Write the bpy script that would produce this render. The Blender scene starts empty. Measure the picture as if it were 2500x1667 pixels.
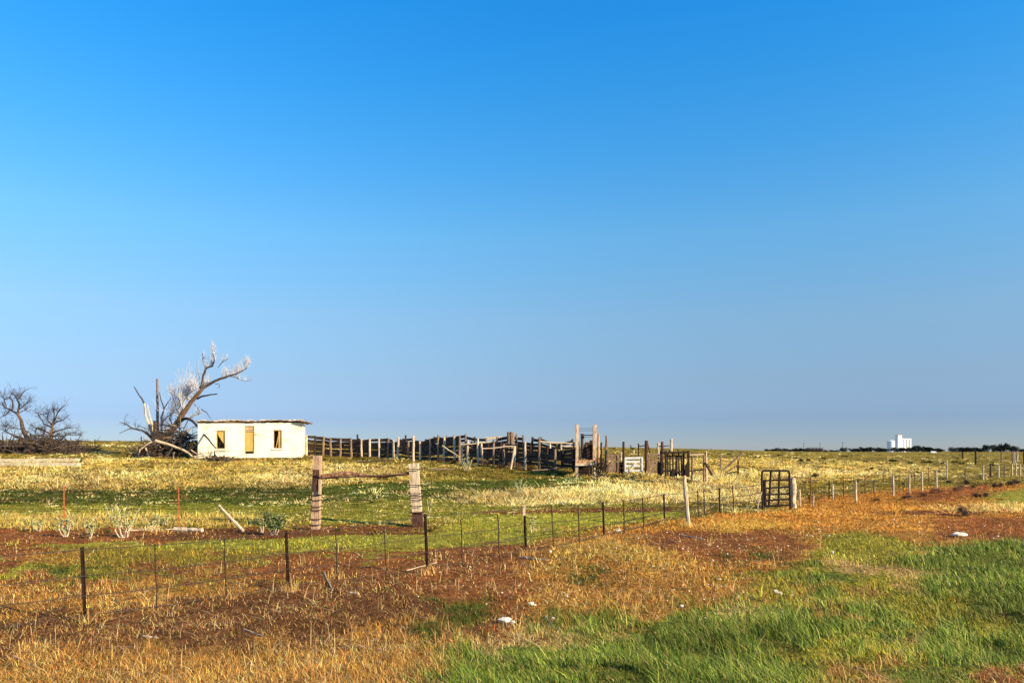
import bpy, math, random
import numpy as np
from mathutils import Vector, Matrix

random.seed(11)
R = np.random.RandomState(7)
scene = bpy.context.scene
C = scene.collection

# ------------------------------------------------------------------ camera, world, sun, exposure
F, CX, HY, EYE = 1850.0, 1250.0, 1101.0, 3.0      # focal length in photo pixels, centre column, horizon row, eye height
cam_d = bpy.data.cameras.new('camera')
cam = bpy.data.objects.new('camera', cam_d); C.objects.link(cam)
cam.location = (0, 0, EYE); cam.rotation_euler = (math.radians(90), 0, 0)
cam_d.sensor_width = 36; cam_d.lens = F/2500*36
cam_d.shift_y = (HY-833.5)/2500
cam_d.clip_start = 0.1; cam_d.clip_end = 20000
scene.camera = cam
SUN_AZ, SUN_EL = math.radians(119), math.radians(25)   # azimuth clockwise from +Y
sdir = Vector((math.sin(SUN_AZ)*math.cos(SUN_EL), math.cos(SUN_AZ)*math.cos(SUN_EL), math.sin(SUN_EL)))
world = bpy.data.worlds.new('World'); scene.world = world; world.use_nodes = True
nt = world.node_tree; nt.nodes.clear()
sky = nt.nodes.new('ShaderNodeTexSky'); sky.sky_type = 'NISHITA'; sky.sun_disc = False
sky.sun_elevation = SUN_EL; sky.sun_rotation = SUN_AZ
sky.air_density = 1.0; sky.dust_density = 0.6; sky.ozone_density = 2.5; sky.altitude = 900
geo = nt.nodes.new('ShaderNodeNewGeometry'); sep = nt.nodes.new('ShaderNodeSeparateXYZ')
tc = nt.nodes.new('ShaderNodeTexCoord')
nt.links.new(tc.outputs['Generated'], sep.inputs[0])
ramp = nt.nodes.new('ShaderNodeValToRGB'); nt.links.new(sep.outputs['Z'], ramp.inputs[0])
SKY = [(0.0, (0.62, 0.7, 0.98)), (0.018, (0.5, 0.62, 0.93)), (0.041, (0.465, 0.563, 0.883)), (0.093, (0.663, 0.725, 0.862)), (0.17, (0.862, 1.027, 1.069)), (0.268, (0.771, 1.362, 1.469)), (0.358, (0.481, 1.451, 1.798)), (0.44, (0.291, 1.485, 2.044)), (0.507, (0.193, 1.489, 2.225))]
cr = ramp.color_ramp
while len(cr.elements) < len(SKY): cr.elements.new(0.5)
for e, (p, c) in zip(cr.elements, SKY): e.position = p; e.color = (*c, 1)
mul = nt.nodes.new('ShaderNodeMix'); mul.data_type = 'RGBA'; mul.blend_type = 'MULTIPLY'; mul.inputs[0].default_value = 1
nt.links.new(sky.outputs[0], mul.inputs[6]); nt.links.new(ramp.outputs[0], mul.inputs[7])
bg = nt.nodes.new('ShaderNodeBackground'); bg.inputs[1].default_value = 0.071
nt.links.new(mul.outputs[2], bg.inputs[0])
wo = nt.nodes.new('ShaderNodeOutputWorld'); nt.links.new(bg.outputs[0], wo.inputs[0])
sl = bpy.data.lights.new('sun', 'SUN'); sl.energy = 5.0; sl.angle = math.radians(0.5); sl.color = (1.0, 0.82, 0.55)
so = bpy.data.objects.new('sun', sl); C.objects.link(so)
so.rotation_euler = sdir.to_track_quat('Z', 'Y').to_euler(); so.location = (30, -20, 40)
scene.view_settings.view_transform = 'Standard'; scene.view_settings.look = 'None'
scene.view_settings.gamma = 1; scene.view_settings.exposure = 0.95
scene.render.resolution_x = 1024; scene.render.resolution_y = 682
scene.render.engine = 'CYCLES'

# ------------------------------------------------------------------ terrain
TPX = np.array([-1400, 0, 750, 1100, 1430, 1750, 2100, 2500, 3900.])
TY  = np.array([3,   9,   13,  20,  28,  35,  42,  52,  66,  80,  105, 150, 300, 800, 2500, 12000.])
TZ = np.array([
 [.6, .30, .05, 0,   0,  .35, .9,  1.6, 2.45,2.95,3.9, 5.3, 6.0, 3.0, 0,   0],
 [.6, .30, .05, 0,   0,  .35, .9,  1.6, 2.45,2.95,3.9, 5.3, 6.0, 3.0, 0,   0],
 [.6, .30, .05, 0,   0,  .30, .8,  1.6, 2.45,3.0, 3.85,4.8, 5.0, 3.0, 0,   0],
 [.6, .30, .05, 0,   0,  .20, .6,  1.3, 2.2, 2.8, 3.6, 4.5, 5.0, 3.0, 0,   0],
 [.6, .32, .08, 0,   0,  .10, .5,  1.2, 1.9, 2.4, 3.0, 3.7, 4.7, 3.0, 0,   0],
 [.6, .36, .12, .03, 0,  0,   .2,  .6,  1.1, 1.5, 2.0, 2.6, 4.0, 3.0, 0,   0],
 [.6, .40, .18, .06, .02,0,   0,   .1,  .2,  .3,  .5,  .8,  1.6, 2.2, .5,  0],
 [.6, .40, .20, .08, .03,0,   0,   0,   0,   .1,  .25, .5,  1.3, 2.0, .5,  0],
 [.6, .40, .20, .08, .03,0,   0,   0,   0,   .1,  .25, .5,  1.3, 2.0, .5,  0]])
GPX = np.linspace(-1400, 3900, 260); GL = np.linspace(math.log(3), math.log(12000), 420)
_a = np.array([np.interp(GL, np.log(TY), r) for r in TZ])
TG = np.array([np.interp(GPX, TPX, _a[:, k]) for k in range(len(GL))]).T
for _ in range(3):
    for ax, rad in ((1, 5), (0, 6)):
        p = np.pad(TG, [(rad, rad) if a == ax else (0, 0) for a in (0, 1)], mode='edge')
        TG = np.mean([np.take(p, range(k, k+TG.shape[ax]), axis=ax) for k in range(2*rad+1)], axis=0)
_perm = R.rand(256, 256)
def noise(x, y):
    x = np.asarray(x, float); y = np.asarray(y, float)
    xi = np.floor(x).astype(int); yi = np.floor(y).astype(int); fx = x-xi; fy = y-yi
    fx = fx*fx*(3-2*fx); fy = fy*fy*(3-2*fy)
    g = lambda a, b: _perm[a & 255, b & 255]
    return (g(xi, yi)*(1-fx)+g(xi+1, yi)*fx)*(1-fy)+(g(xi, yi+1)*(1-fx)+g(xi+1, yi+1)*fx)*fy
def fbm(x, y, o=3):
    s = 0; a = .5; t = 0
    for k in range(o):
        s = s+a*noise(x*2**k+17*k, y*2**k+31*k); t += a; a *= .5
    return s/t-.5                                     # about -.5 .. .5
def bil(T, gx, gy, x, y):
    fx = np.clip((x-gx[0])/(gx[1]-gx[0]), 0, len(gx)-1.001); fy = np.clip((y-gy[0])/(gy[1]-gy[0]), 0, len(gy)-1.001)
    xi = fx.astype(int); yi = fy.astype(int); fx = fx-xi; fy = fy-yi
    return (T[xi, yi]*(1-fx)+T[xi+1, yi]*fx)*(1-fy)+(T[xi, yi+1]*(1-fx)+T[xi+1, yi+1]*fx)*fy
def zt(x, y):
    x = np.asarray(x, float); y = np.asarray(y, float)
    d = np.maximum(y, 6.0)
    z = bil(TG, GPX, GL, CX+F*x/d, np.log(d))
    near = np.clip((120-y)/80, 0, 1)*np.clip((y-1)/6, 0, 1)
    z = z+near*(0.22*fbm(x/5, y/5, 3)+0.07*fbm(x/.8+9, y/.8, 2))
    z = z+0.40*np.exp(-(((x-3.6)/2.6)**2+((y-20.5)/2.6)**2))          # spoil mound by the fence
    for qx, qy, ra, dp in ((6.9, 12.4, .35, .22), (4.7, 10.9, .16, .12)): z = z-dp*np.exp(-(((x-qx)/ra)**2+((y-qy)/(ra*.9))**2))
    z = z+np.clip((y-100)/300, 0, 1)*0.9*fbm(x/60+4, y/60, 2)*np.clip((900-y)/600, 0, 1)
    return z
GR = np.linspace(1068, 1720, 653)
_py = np.exp(np.linspace(math.log(4.5), math.log(2500), 900))
YM = np.zeros((len(GPX), len(GR)))
for i, p in enumerate(GPX):
    z = zt((p-CX)/F*_py, _py); row = HY+(EYE-z)/_py*F
    row = np.minimum.accumulate(row)-np.arange(len(row))*1e-7
    YM[i] = np.interp(GR, row[::-1], _py[::-1])
def gp(px, row):                                       # pixel -> point of the ground (arrays)
    px = np.asarray(px, float); row = np.asarray(row, float)
    Y = bil(YM, GPX, GR, px, row)
    x = (px-CX)/F*Y
    return x, Y, zt(x, Y)
def G(px, row):
    x, y, z = gp(np.array([px]), np.array([row])); return Vector((x[0], y[0], z[0]))
def A(px, Y, dz=0):
    x = (px-CX)/F*Y; return Vector((x, Y, float(zt(x, Y))+dz))
def S(px, row, Y): return Vector(((px-CX)/F*Y, Y, EYE-(row-HY)/F*Y))   # point seen at (px,row) standing at depth Y

# ------------------------------------------------------------------ what grows where
PAL = {'straw': (.96,.68,.20), 'olive': (.31,.225,.03), 'deep': (.10,.125,.016), 'ygreen': (.42,.38,.045), 'red': (.40,.135,.034),
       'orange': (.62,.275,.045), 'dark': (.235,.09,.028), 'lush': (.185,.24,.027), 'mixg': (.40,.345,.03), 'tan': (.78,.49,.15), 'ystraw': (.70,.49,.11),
       'pit_shade': (.04,.022,.012), 'gold': (.78,.43,.07), 'turf': (.30,.28,.03)}
TY_ = list(PAL); PALA = np.array([PAL[k] for k in TY_])
ID = {k: i for i, k in enumerate(TY_)}
REG = [
 ('olive', [(-3000,1000),(5000,1000),(5000,3000),(-3000,3000)]),
 ('ystraw', [(-900,1122),(480,1120),(740,1124),(1000,1138),(1060,1156),(980,1178),(700,1187),(300,1194),(-900,1184)]),
 ('ystraw', [(1480,1150),(1620,1120),(1860,1118),(2100,1125),(2300,1140),(2300,1165),(1950,1180),(1650,1190),(1450,1190)]),
 ('olive', [(-900,1098),(480,1100),(3000,1098),(3000,1116),(480,1118),(-900,1118)]),
 ('deep', [(-900,1188),(300,1198),(720,1190),(1000,1174),(1250,1172),(1420,1162),(1460,1180),(1180,1202),(1050,1222),(900,1232),(-900,1245)]),
 ('turf', [(700,1225),(1000,1210),(1150,1228),(1700,1228),(1700,1262),(1100,1268),(760,1282),(0,1275),(-900,1250),(-900,1242)]),
 ('deep', [(300,1205),(720,1195),(1000,1190),(1000,1215),(700,1235),(350,1228)]),
 ('straw', [(1130,1218),(1250,1200),(1500,1190),(1870,1178),(1870,1222),(1700,1222),(1450,1228),(1200,1232)]),
 ('straw', [(1600,1160),(1900,1150),(2150,1150),(2150,1158),(1900,1166),(1700,1176)]),
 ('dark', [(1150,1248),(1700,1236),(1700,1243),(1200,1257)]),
 ('ystraw', [(-900,1255),(650,1262),(740,1275),(500,1288),(-900,1292)]),
 ('red', [(-900,1288),(350,1290),(500,1292),(400,1325),(-900,1340)]),
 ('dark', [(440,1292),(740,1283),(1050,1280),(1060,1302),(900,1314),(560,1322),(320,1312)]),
 ('ygreen', [(-900,1330),(200,1328),(560,1318),(760,1312),(1060,1300),(1100,1268),(1330,1258),(1660,1245),(1670,1262),(1450,1287),(1290,1322),(1000,1342),(700,1346),(640,1380),(450,1420),(120,1420),(-900,1400)]),
 ('red', [(-900,1330),(60,1330),(190,1345),(40,1375),(-900,1385)]), ('orange', [(60,1352),(260,1348),(280,1372),(90,1378)]), ('olive', [(180,1335),(640,1345),(600,1385),(430,1420),(200,1418)]),
 ('red', [(320,1378),(560,1368),(640,1380),(520,1400),(360,1398)]), ('deep', [(60,1385),(220,1380),(300,1400),(120,1410)]),
 ('red', [(640,1354),(1000,1346),(1290,1326),(1500,1285),(1700,1268),(1760,1300),(1300,1425),(1000,1425),(600,1410)]),
 ('red', [(-900,1390),(120,1415),(450,1415),(640,1385),(660,1420),(200,1450),(-900,1460)]),
 ('orange', [(-900,1450),(200,1438),(560,1402),(650,1412),(600,1455),(200,1498),(-900,1520)]),
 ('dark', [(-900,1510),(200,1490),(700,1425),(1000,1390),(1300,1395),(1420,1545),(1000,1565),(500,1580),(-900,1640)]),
 ('red', [(1000,1400),(1350,1380),(1450,1500),(1250,1510),(1050,1480)]),
 ('orange', [(-900,1625),(500,1572),(1000,1545),(1450,1530),(1420,1590),(1250,1667),(1100,2500),(-900,2500)]),
 ('orange', [(1320,1320),(1480,1290),(1700,1264),(1860,1248),(2400,1238),(2600,1250),(2600,1325),(2250,1335),(1950,1360),(1850,1420),(1750,1485),(1400,1515),(1300,1440)]),
 ('red', [(1560,1300),(1900,1288),(1970,1330),(1830,1385),(1650,1365)]),
 ('gold', [(1350,1330),(1470,1305),(1560,1330),(1640,1350),(1700,1385),(1560,1375),(1450,1360),(1380,1385)]),
 ('gold', [(1700,1285),(1800,1268),(1950,1280),(1900,1292),(1760,1298)]), ('deep', [(1385,1398),(1440,1385),(1480,1402),(1420,1415)]), ('deep', [(1790,1350),(1850,1342),(1870,1362),(1800,1368)]),
 ('deep', [(1840,1400),(1890,1392),(1900,1418),(1850,1422)]), ('deep', [(1320,1500),(1440,1495),(1560,1512),(1500,1528),(1340,1520)]), ('deep', [(1020,1470),(1130,1480),(1150,1510),(1060,1520)]), ('deep', [(1190,1610),(1100,1590),(1080,1560),(1130,1555),(1230,1590)]),
 ('orange', [(1940,1218),(2240,1190),(2600,1180),(2600,1250),(1940,1247)]),
 ('red', [(2200,1200),(2440,1178),(2440,1206),(2330,1225),(2200,1222)]),
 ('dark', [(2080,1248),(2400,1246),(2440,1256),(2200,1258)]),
 ('ygreen', [(2410,1206),(2520,1188),(2900,1190),(2900,1236),(2410,1230)]),
 ('tan', [(2300,1236),(2600,1236),(2600,1247),(2300,1246)]),
 ('red', [(2280,1262),(3000,1256),(3000,1325),(2280,1318)]),
 ('tan', [(1060,1572),(1300,1532),(1520,1535),(1400,1575),(1120,1600)]),
 ('mixg', [(1700,1500),(1880,1450),(1960,1380),(2010,1306),(2110,1296),(2250,1332),(2550,1318),(3400,1400),(3400,2500),(1000,2500),(1100,1660),(1400,1570)]),
 ('lush', [(1010,1667),(1150,1605),(1400,1562),(1650,1515),(1820,1494),(1900,1480),(2040,1492),(2220,1488),(2250,1530),(2160,1560),(1960,1580),(1900,1620),(1990,1667),(1960,2500),(700,2500)]),
 ('lush', [(2200,1372),(2260,1340),(2400,1326),(2560,1318),(3400,1400),(3400,1800),(2600,1580),(2480,1500),(2400,1460),(2330,1470),(2250,1420)]),
 ('lush', [(2180,1667),(2240,1600),(2320,1545),(2440,1520),(2520,1560),(2470,1600),(2400,1640),(2380,1800),(2100,1900)]),
 ('lush', [(1905,1420),(1960,1395),(2020,1400),(2010,1440),(1930,1445)]),
 ('tan', [(1985,1368),(2120,1362),(2200,1385),(2290,1398),(2300,1420),(2180,1432),(2140,1404),(2000,1385)]),
 ('tan', [(1770,1505),(1830,1500),(1850,1530),(1780,1550)]),
 ('orange', [(1905,1440),(2010,1470),(2100,1452),(2130,1488),(1960,1492),(1890,1475)]),
 ('red', [(2155,1562),(2200,1545),(2300,1540),(2290,1575),(2200,1600),(2150,1600)]),
 ('red', [(2430,1625),(2520,1590),(2800,1600),(2800,1800),(2400,1680)]),
 ('orange', [(2040,1640),(2180,1620),(2200,1667),(2160,1760),(2020,1700)]),
 ('pit_shade', [(2240,1536),(2270,1522),(2345,1516),(2330,1532),(2270,1543)]),  # soil of the hollows, their black shadow painted into the ground colour
 ('pit_shade', [(1955,1590),(1985,1572),(1990,1592),(1965,1606)]), ('pit_shade', [(2420,1480),(2480,1470),(2500,1486),(2440,1494)]),
]
def inpoly(px, row, poly):
    r = np.zeros(px.shape, bool); n = len(poly)
    for i in range(n):
        x0, y0 = poly[i]; x1, y1 = poly[(i+1) % n]
        if y0 == y1: continue
        c = ((y0 > row) != (y1 > row)) & (px < (x1-x0)*(row-y0)/(y1-y0)+x0); r ^= c
    return r
def kind_at(x, y, jit=1.0):
    d = np.maximum(y, 6.0); px = CX+F*x/d; row = HY+(EYE-zt(x, y))/d*F
    s = np.clip((row-HY)/300, .06, 1.3)*np.where(row < 1345, .32, .85)
    u = px+s*260*fbm(px/110, row/34/np.sqrt(s)+5, 4)+R.normal(0, 26, px.shape)*jit
    v = row+s*120*fbm(px/75+40, row/24/np.sqrt(s), 4)+R.normal(0, 13, px.shape)*s*jit
    t = np.zeros(px.shape, int)
    for k, poly in REG: t[inpoly(u, v, poly)] = TY_.index(k)
    return t, px, row

# ------------------------------------------------------------------ materials
def ramp_mat(name, stops, scale=(6, 6, 6), detail=4, rough=.85, bump=.0, coords='Object', spec=.25, bscale=None, metallic=0):
    m = bpy.data.materials.new(name); m.use_nodes = True; n = m.node_tree; b = n.nodes['Principled BSDF']
    b.inputs['Roughness'].default_value = rough; b.inputs['Specular IOR Level'].default_value = spec; b.inputs['Metallic'].default_value = metallic
    t = n.nodes.new('ShaderNodeTexCoord'); mp = n.nodes.new('ShaderNodeMapping'); mp.inputs['Scale'].default_value = scale
    n.links.new(t.outputs[coords], mp.inputs[0])
    nz = n.nodes.new('ShaderNodeTexNoise'); nz.inputs['Scale'].default_value = 1; nz.inputs['Detail'].default_value = detail; nz.inputs['Roughness'].default_value = .65
    n.links.new(mp.outputs[0], nz.inputs[0])
    r = n.nodes.new('ShaderNodeValToRGB'); e = r.color_ramp.elements
    while len(e) < len(stops): e.new(.5)
    for q, (p, c) in zip(e, stops): q.position = p; q.color = (*c, 1)
    n.links.new(nz.outputs[0], r.inputs[0]); n.links.new(r.outputs[0], b.inputs['Base Color'])
    if bump:
        bp = n.nodes.new('ShaderNodeBump'); bp.inputs['Strength'].default_value = bump; bp.inputs['Distance'].default_value = .02
        n.links.new(nz.outputs[0], bp.inputs['Height']); n.links.new(bp.outputs[0], b.inputs['Normal'])
    return m
def col_mat(name, rough=.8, soil=False, spec=.15, transl=0):
    m = bpy.data.materials.new(name); m.use_nodes = True; n = m.node_tree; b = n.nodes['Principled BSDF']
    b.inputs['Roughness'].default_value = rough; b.inputs['Specular IOR Level'].default_value = spec
    a = n.nodes.new('ShaderNodeAttribute'); a.attribute_name = 'Col'
    if soil:
        t = n.nodes.new('ShaderNodeTexCoord'); prev = a.outputs[0]
        for sc, lo, hi in ((1.3, .7, 1.3), (9.0, .35, 1.6), (45.0, .4, 1.55)):
            nz = n.nodes.new('ShaderNodeTexNoise'); nz.inputs['Scale'].default_value = sc; nz.inputs['Detail'].default_value = 4
            n.links.new(t.outputs['Object'], nz.inputs[0])
            mr = n.nodes.new('ShaderNodeMapRange'); mr.inputs[1].default_value = .3; mr.inputs[2].default_value = .7; mr.inputs[3].default_value = lo; mr.inputs[4].default_value = hi
            n.links.new(nz.outputs[0], mr.inputs[0])
            v = n.nodes.new('ShaderNodeVectorMath'); v.operation = 'SCALE'; n.links.new(prev, v.inputs[0]); n.links.new(mr.outputs[0], v.inputs['Scale']); prev = v.outputs[0]
        n.links.new(prev, b.inputs['Base Color'])
        bp = n.nodes.new('ShaderNodeBump'); bp.inputs['Strength'].default_value = .9; bp.inputs['Distance'].default_value = .05
        n.links.new(nz.outputs[0], bp.inputs['Height']); n.links.new(bp.outputs[0], b.inputs['Normal'])
    else:
        n.links.new(a.outputs[0], b.inputs['Base Color'])
    return m
def wood(name, a, b, c, bump=.5): return ramp_mat(name, [(.3, a), (.5, b), (.68, c)], (22, 22, 3), 5, .85, bump)
M = {
 'plank': wood('dark weathered planks', (.016,.011,.008), (.05,.034,.026), (.17,.12,.085)),
 'pdark': wood('dark creosoted timber', (.010,.006,.005), (.03,.016,.013), (.10,.05,.03)),
 'pbrown': wood('brown weathered timber', (.06,.03,.018), (.20,.12,.07), (.42,.30,.20)),
 'ppale': wood('bleached timber', (.20,.11,.055), (.54,.40,.26), (.76,.64,.46)),
 'porange': wood('orange stained timber', (.16,.06,.025), (.46,.24,.11), (.72,.52,.33)),
 'ppink': wood('pinkish weathered railway tie', (.20,.09,.05), (.40,.25,.15), (.62,.46,.32)),
 'char': wood('burnt timber', (.012,.006,.005), (.07,.028,.018), (.20,.09,.05)),
 'railm': wood('scorched rough pole', (.02,.010,.007), (.14,.06,.03), (.42,.24,.13)),
 'wpaint': wood('chalky white paint', (.36,.33,.29), (.62,.61,.58), (.74,.74,.72)),
 'bark': wood('grey brown bark', (.03,.017,.010), (.12,.065,.035), (.32,.20,.12)),
 'bdark': wood('dark bark', (.02,.014,.012), (.055,.038,.03), (.16,.11,.08)),
 'bare': wood('bare bleached wood', (.26,.16,.08), (.56,.42,.26), (.74,.62,.45)),
 'twig': wood('silver grey twigs', (.32,.28,.27), (.52,.48,.47), (.72,.70,.70), 0),
 'rust': ramp_mat('dark rusty steel', [(.35, (.008,.004,.003)), (.55, (.020,.009,.007)), (.72, (.07,.025,.014))], (9, 9, 9), 5, .7, .3),
 'wire': ramp_mat('rusty wire', [(.35, (.012,.007,.006)), (.65, (.04,.02,.014))], (20, 20, 20), 2, .6),
 'redpost': ramp_mat('red painted post', [(.35, (.30,.06,.025)), (.65, (.46,.13,.05))], (8, 8, 8), 3, .6),
 'stucco': ramp_mat('cream stucco', [(.30, (.50,.36,.18)), (.40, (.72,.66,.48)), (.6, (.80,.76,.60))], (1.2, 1.2, 1.8), 6, .9, .2),
 'stone': ramp_mat('pale concrete', [(.35, (.42,.33,.20)), (.65, (.68,.58,.40))], (3, 3, 6), 5, .9, .4),
 'rock': ramp_mat('white limestone', [(.35, (.62,.50,.34)), (.6, (.88,.78,.60))], (9, 9, 9), 5, .9, .5),
 'board': ramp_mat('tan plywood', [(.3, (.36,.22,.05)), (.65, (.58,.38,.10))], (8, 8, 1.5), 4, .8, .2),
 'frame': ramp_mat('peeling window timber', [(.35, (.34,.19,.09)), (.65, (.62,.42,.22))], (8, 8, 3), 4, .8, .2),
 'roof': ramp_mat('dirty tar roof', [(.38, (.04,.022,.016)), (.52, (.16,.09,.06)), (.62, (.62,.52,.42))], (3, 3, 8), 5, .9, .4),
 'inside': ramp_mat('dim interior plaster', [(.35, (.10,.07,.05)), (.65, (.22,.16,.10))], (4, 4, 4), 4, .9),
 'white': ramp_mat('white painted concrete', [(.3, (.74,.72,.70)), (.7, (.88,.87,.85))], (.1, .1, .05), 4, .7),
 'ftree': ramp_mat('far foliage', [(.35, (.012,.018,.018)), (.65, (.04,.05,.04))], (.6, .6, .6), 3, .9),
 'scrub': ramp_mat('scrub foliage', [(.35, (.022,.026,.008)), (.65, (.10,.10,.025))], (2, 2, 2), 3, .9),
 'dbrush': ramp_mat('dead brush', [(.35, (.05,.028,.018)), (.65, (.20,.11,.06))], (3, 3, 3), 3, .9),
 'leaf': ramp_mat('grey green leaves', [(.35, (.10,.12,.03)), (.65, (.36,.36,.13))], (9, 9, 9), 3, .8),
 'gleaf': ramp_mat('dark green leaves', [(.35, (.025,.04,.012)), (.65, (.12,.15,.04))], (9, 9, 9), 3, .8),
 'stem': ramp_mat('pale dry stems', [(.35, (.46,.36,.22)), (.65, (.78,.68,.50))], (9, 9, 9), 3, .8),
 'black': ramp_mat('black rubber', [(.35, (.01,.01,.01)), (.65, (.02,.02,.02))], (9, 9, 9), 3, .9),
 'glass': ramp_mat('dark glass', [(.35, (.02,.025,.03)), (.65, (.03,.035,.04))], (9, 9, 9), 1, .1, spec=.5),
 'van': ramp_mat('white vehicle paint', [(.35, (.78,.78,.77)), (.65, (.82,.82,.81))], (2, 2, 2), 2, .35, spec=.5),
}
M['ground'] = col_mat('soil and litter', .95, True, .05)
M['grass'] = col_mat('grass blades', .7, False, .12)

# ------------------------------------------------------------------ helpers
def tag(o, label=None, cat=None, group=None, kind=None):
    if label: o['label'] = label
    if cat: o['category'] = cat
    if group: o['group'] = group
    if kind: o['kind'] = kind
    return o
def empty(name, loc, label, cat, group=None, rz=0):
    o = bpy.data.objects.new(name, None); C.objects.link(o); o.location = loc; o.rotation_euler = (0, 0, rz); o.empty_display_size = .3
    return tag(o, label, cat, group)
def big_mesh(name, V, T, col, mat):
    me = bpy.data.meshes.new(name)
    me.vertices.add(len(V)); me.vertices.foreach_set('co', np.ascontiguousarray(V, dtype=np.float32).ravel())
    n, k = T.shape
    me.loops.add(n*k); me.loops.foreach_set('vertex_index', T.astype(np.int32).ravel())
    me.polygons.add(n); me.polygons.foreach_set('loop_start', np.arange(0, n*k, k, dtype=np.int32)); me.polygons.foreach_set('loop_total', np.full(n, k, dtype=np.int32))
    at = me.attributes.new('Col', 'FLOAT_COLOR', 'POINT')
    c4 = np.ones((len(V), 4), np.float32); c4[:, :3] = np.clip(col*.76, 0, .8); at.data.foreach_set('color', c4.ravel())
    me.update(calc_edges=True); me.materials.append(mat)
    o = bpy.data.objects.new(name, me); C.objects.link(o); return o
class MB:
    def __init__(s): s.v = []; s.f = []; s.m = []
    def add(s, vs, fs, mi=0):
        b = len(s.v); s.v += [Vector(q) for q in vs]; s.f += [[b+i for i in f] for f in fs]; s.m += [mi]*len(fs); return s
    def tube(s, pts, rad, n=6, mi=0, cap=True, rough=0):
        pts = [Vector(p) for p in pts]
        if not hasattr(rad, '__len__'): rad = [rad]*len(pts)
        vs = []; N = len(pts); u0 = None
        for i, p in enumerate(pts):
            d = (pts[min(i+1, N-1)]-pts[max(i-1, 0)])
            if d.length < 1e-9: d = Vector((0, 0, 1))
            d.normalize()
            if u0 is None: u0 = d.orthogonal().normalized()
            u = (u0-d*u0.dot(d)); u = u.normalized() if u.length > 1e-6 else d.orthogonal().normalized(); u0 = u; w = d.cross(u)
            for k in range(n):
                a = 2*math.pi*k/n; r = rad[i]*(1+random.uniform(-rough, rough)); vs.append(p+u*math.cos(a)*r+w*math.sin(a)*r)
        fs = []
        for i in range(N-1):
            for k in range(n):
                a = i*n+k; b = i*n+(k+1) % n; fs.append((a, b, b+n, a+n))
        if cap: fs += [tuple(range(n-1, -1, -1)), tuple(range((N-1)*n, N*n))]
        return s.add(vs, fs, mi)
    def box(s, c, sz, mi=0, mat=None):
        c = Vector(c); x, y, z = [q/2 for q in sz]
        vs = [Vector((a, b, d)) for a in (-x, x) for b in (-y, y) for d in (-z, z)]
        if mat is not None: vs = [mat @ q for q in vs]
        vs = [q+c for q in vs]
        return s.add(vs, [(0,1,3,2),(4,6,7,5),(0,4,5,1),(2,3,7,6),(0,2,6,4),(1,5,7,3)], mi)
    def beam(s, p0, p1, w, t, up=(0, 0, 1), mi=0, seg=1, rough=0):           # w along up, t across
        p0 = Vector(p0); p1 = Vector(p1); d = (p1-p0).normalized(); side = d.cross(Vector(up))
        side = side.normalized() if side.length > 1e-4 else d.orthogonal().normalized(); u = side.cross(d)
        vs = []
        for k in range(seg+1):
            q = p0.lerp(p1, k/seg)
            for a, b in ((-1, -1), (1, -1), (1, 1), (-1, 1)):
                vs.append(q+side*(a*t/2+random.uniform(-rough, rough)*.5)+u*(b*w/2+random.uniform(-rough, rough)))
        fs = [(3, 2, 1, 0), tuple(seg*4+i for i in range(4))]
        for k in range(seg):
            for i in range(4):
                a = k*4+i; b = k*4+(i+1) % 4; fs.append((a, b, b+4, a+4))
        return s.add(vs, fs, mi)
    def build(s, name, mats, parent=None, base=None, smooth=False):
        if not isinstance(mats, (list, tuple)): mats = [mats]
        if base is None:
            base = Vector((0, 0, 0)); pp_ = parent
            while pp_ is not None: base += Vector(pp_.location); pp_ = pp_.parent
        base = Vector(base)
        me = bpy.data.meshes.new(name); me.from_pydata([tuple(q-base) for q in s.v], [], s.f)
        for m in mats: me.materials.append(m)
        me.polygons.foreach_set('material_index', s.m)
        if smooth: me.polygons.foreach_set('use_smooth', [True]*len(s.f))
        me.update()
        o = bpy.data.objects.new(name, me); C.objects.link(o)
        if parent is not None: o.parent = parent
        else: o.location = base
        return o
def top_pt(p, lean_x, h, lean_y=0): return Vector((p.x+lean_x, p.y+lean_y, p.z+h))
def rough_post(p, q, r, n=8, seg=6, taper=.9, rough=.12):
    b = MB(); pts = []; rr = []
    for k in range(seg+1):
        t = k/seg; c = Vector(p).lerp(Vector(q), t)+Vector((random.uniform(-.12, .12)*r, random.uniform(-.12, .12)*r, 0)); pts.append(c); rr.append(r*(1+(taper-1)*t))
    pts[0].z -= .25
    b.tube(pts, rr, n, rough=rough)
    for i in range(len(b.v)-n, len(b.v)): b.v[i].z += random.uniform(-.35, .35)*r      # split uneven top
    return b

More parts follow.
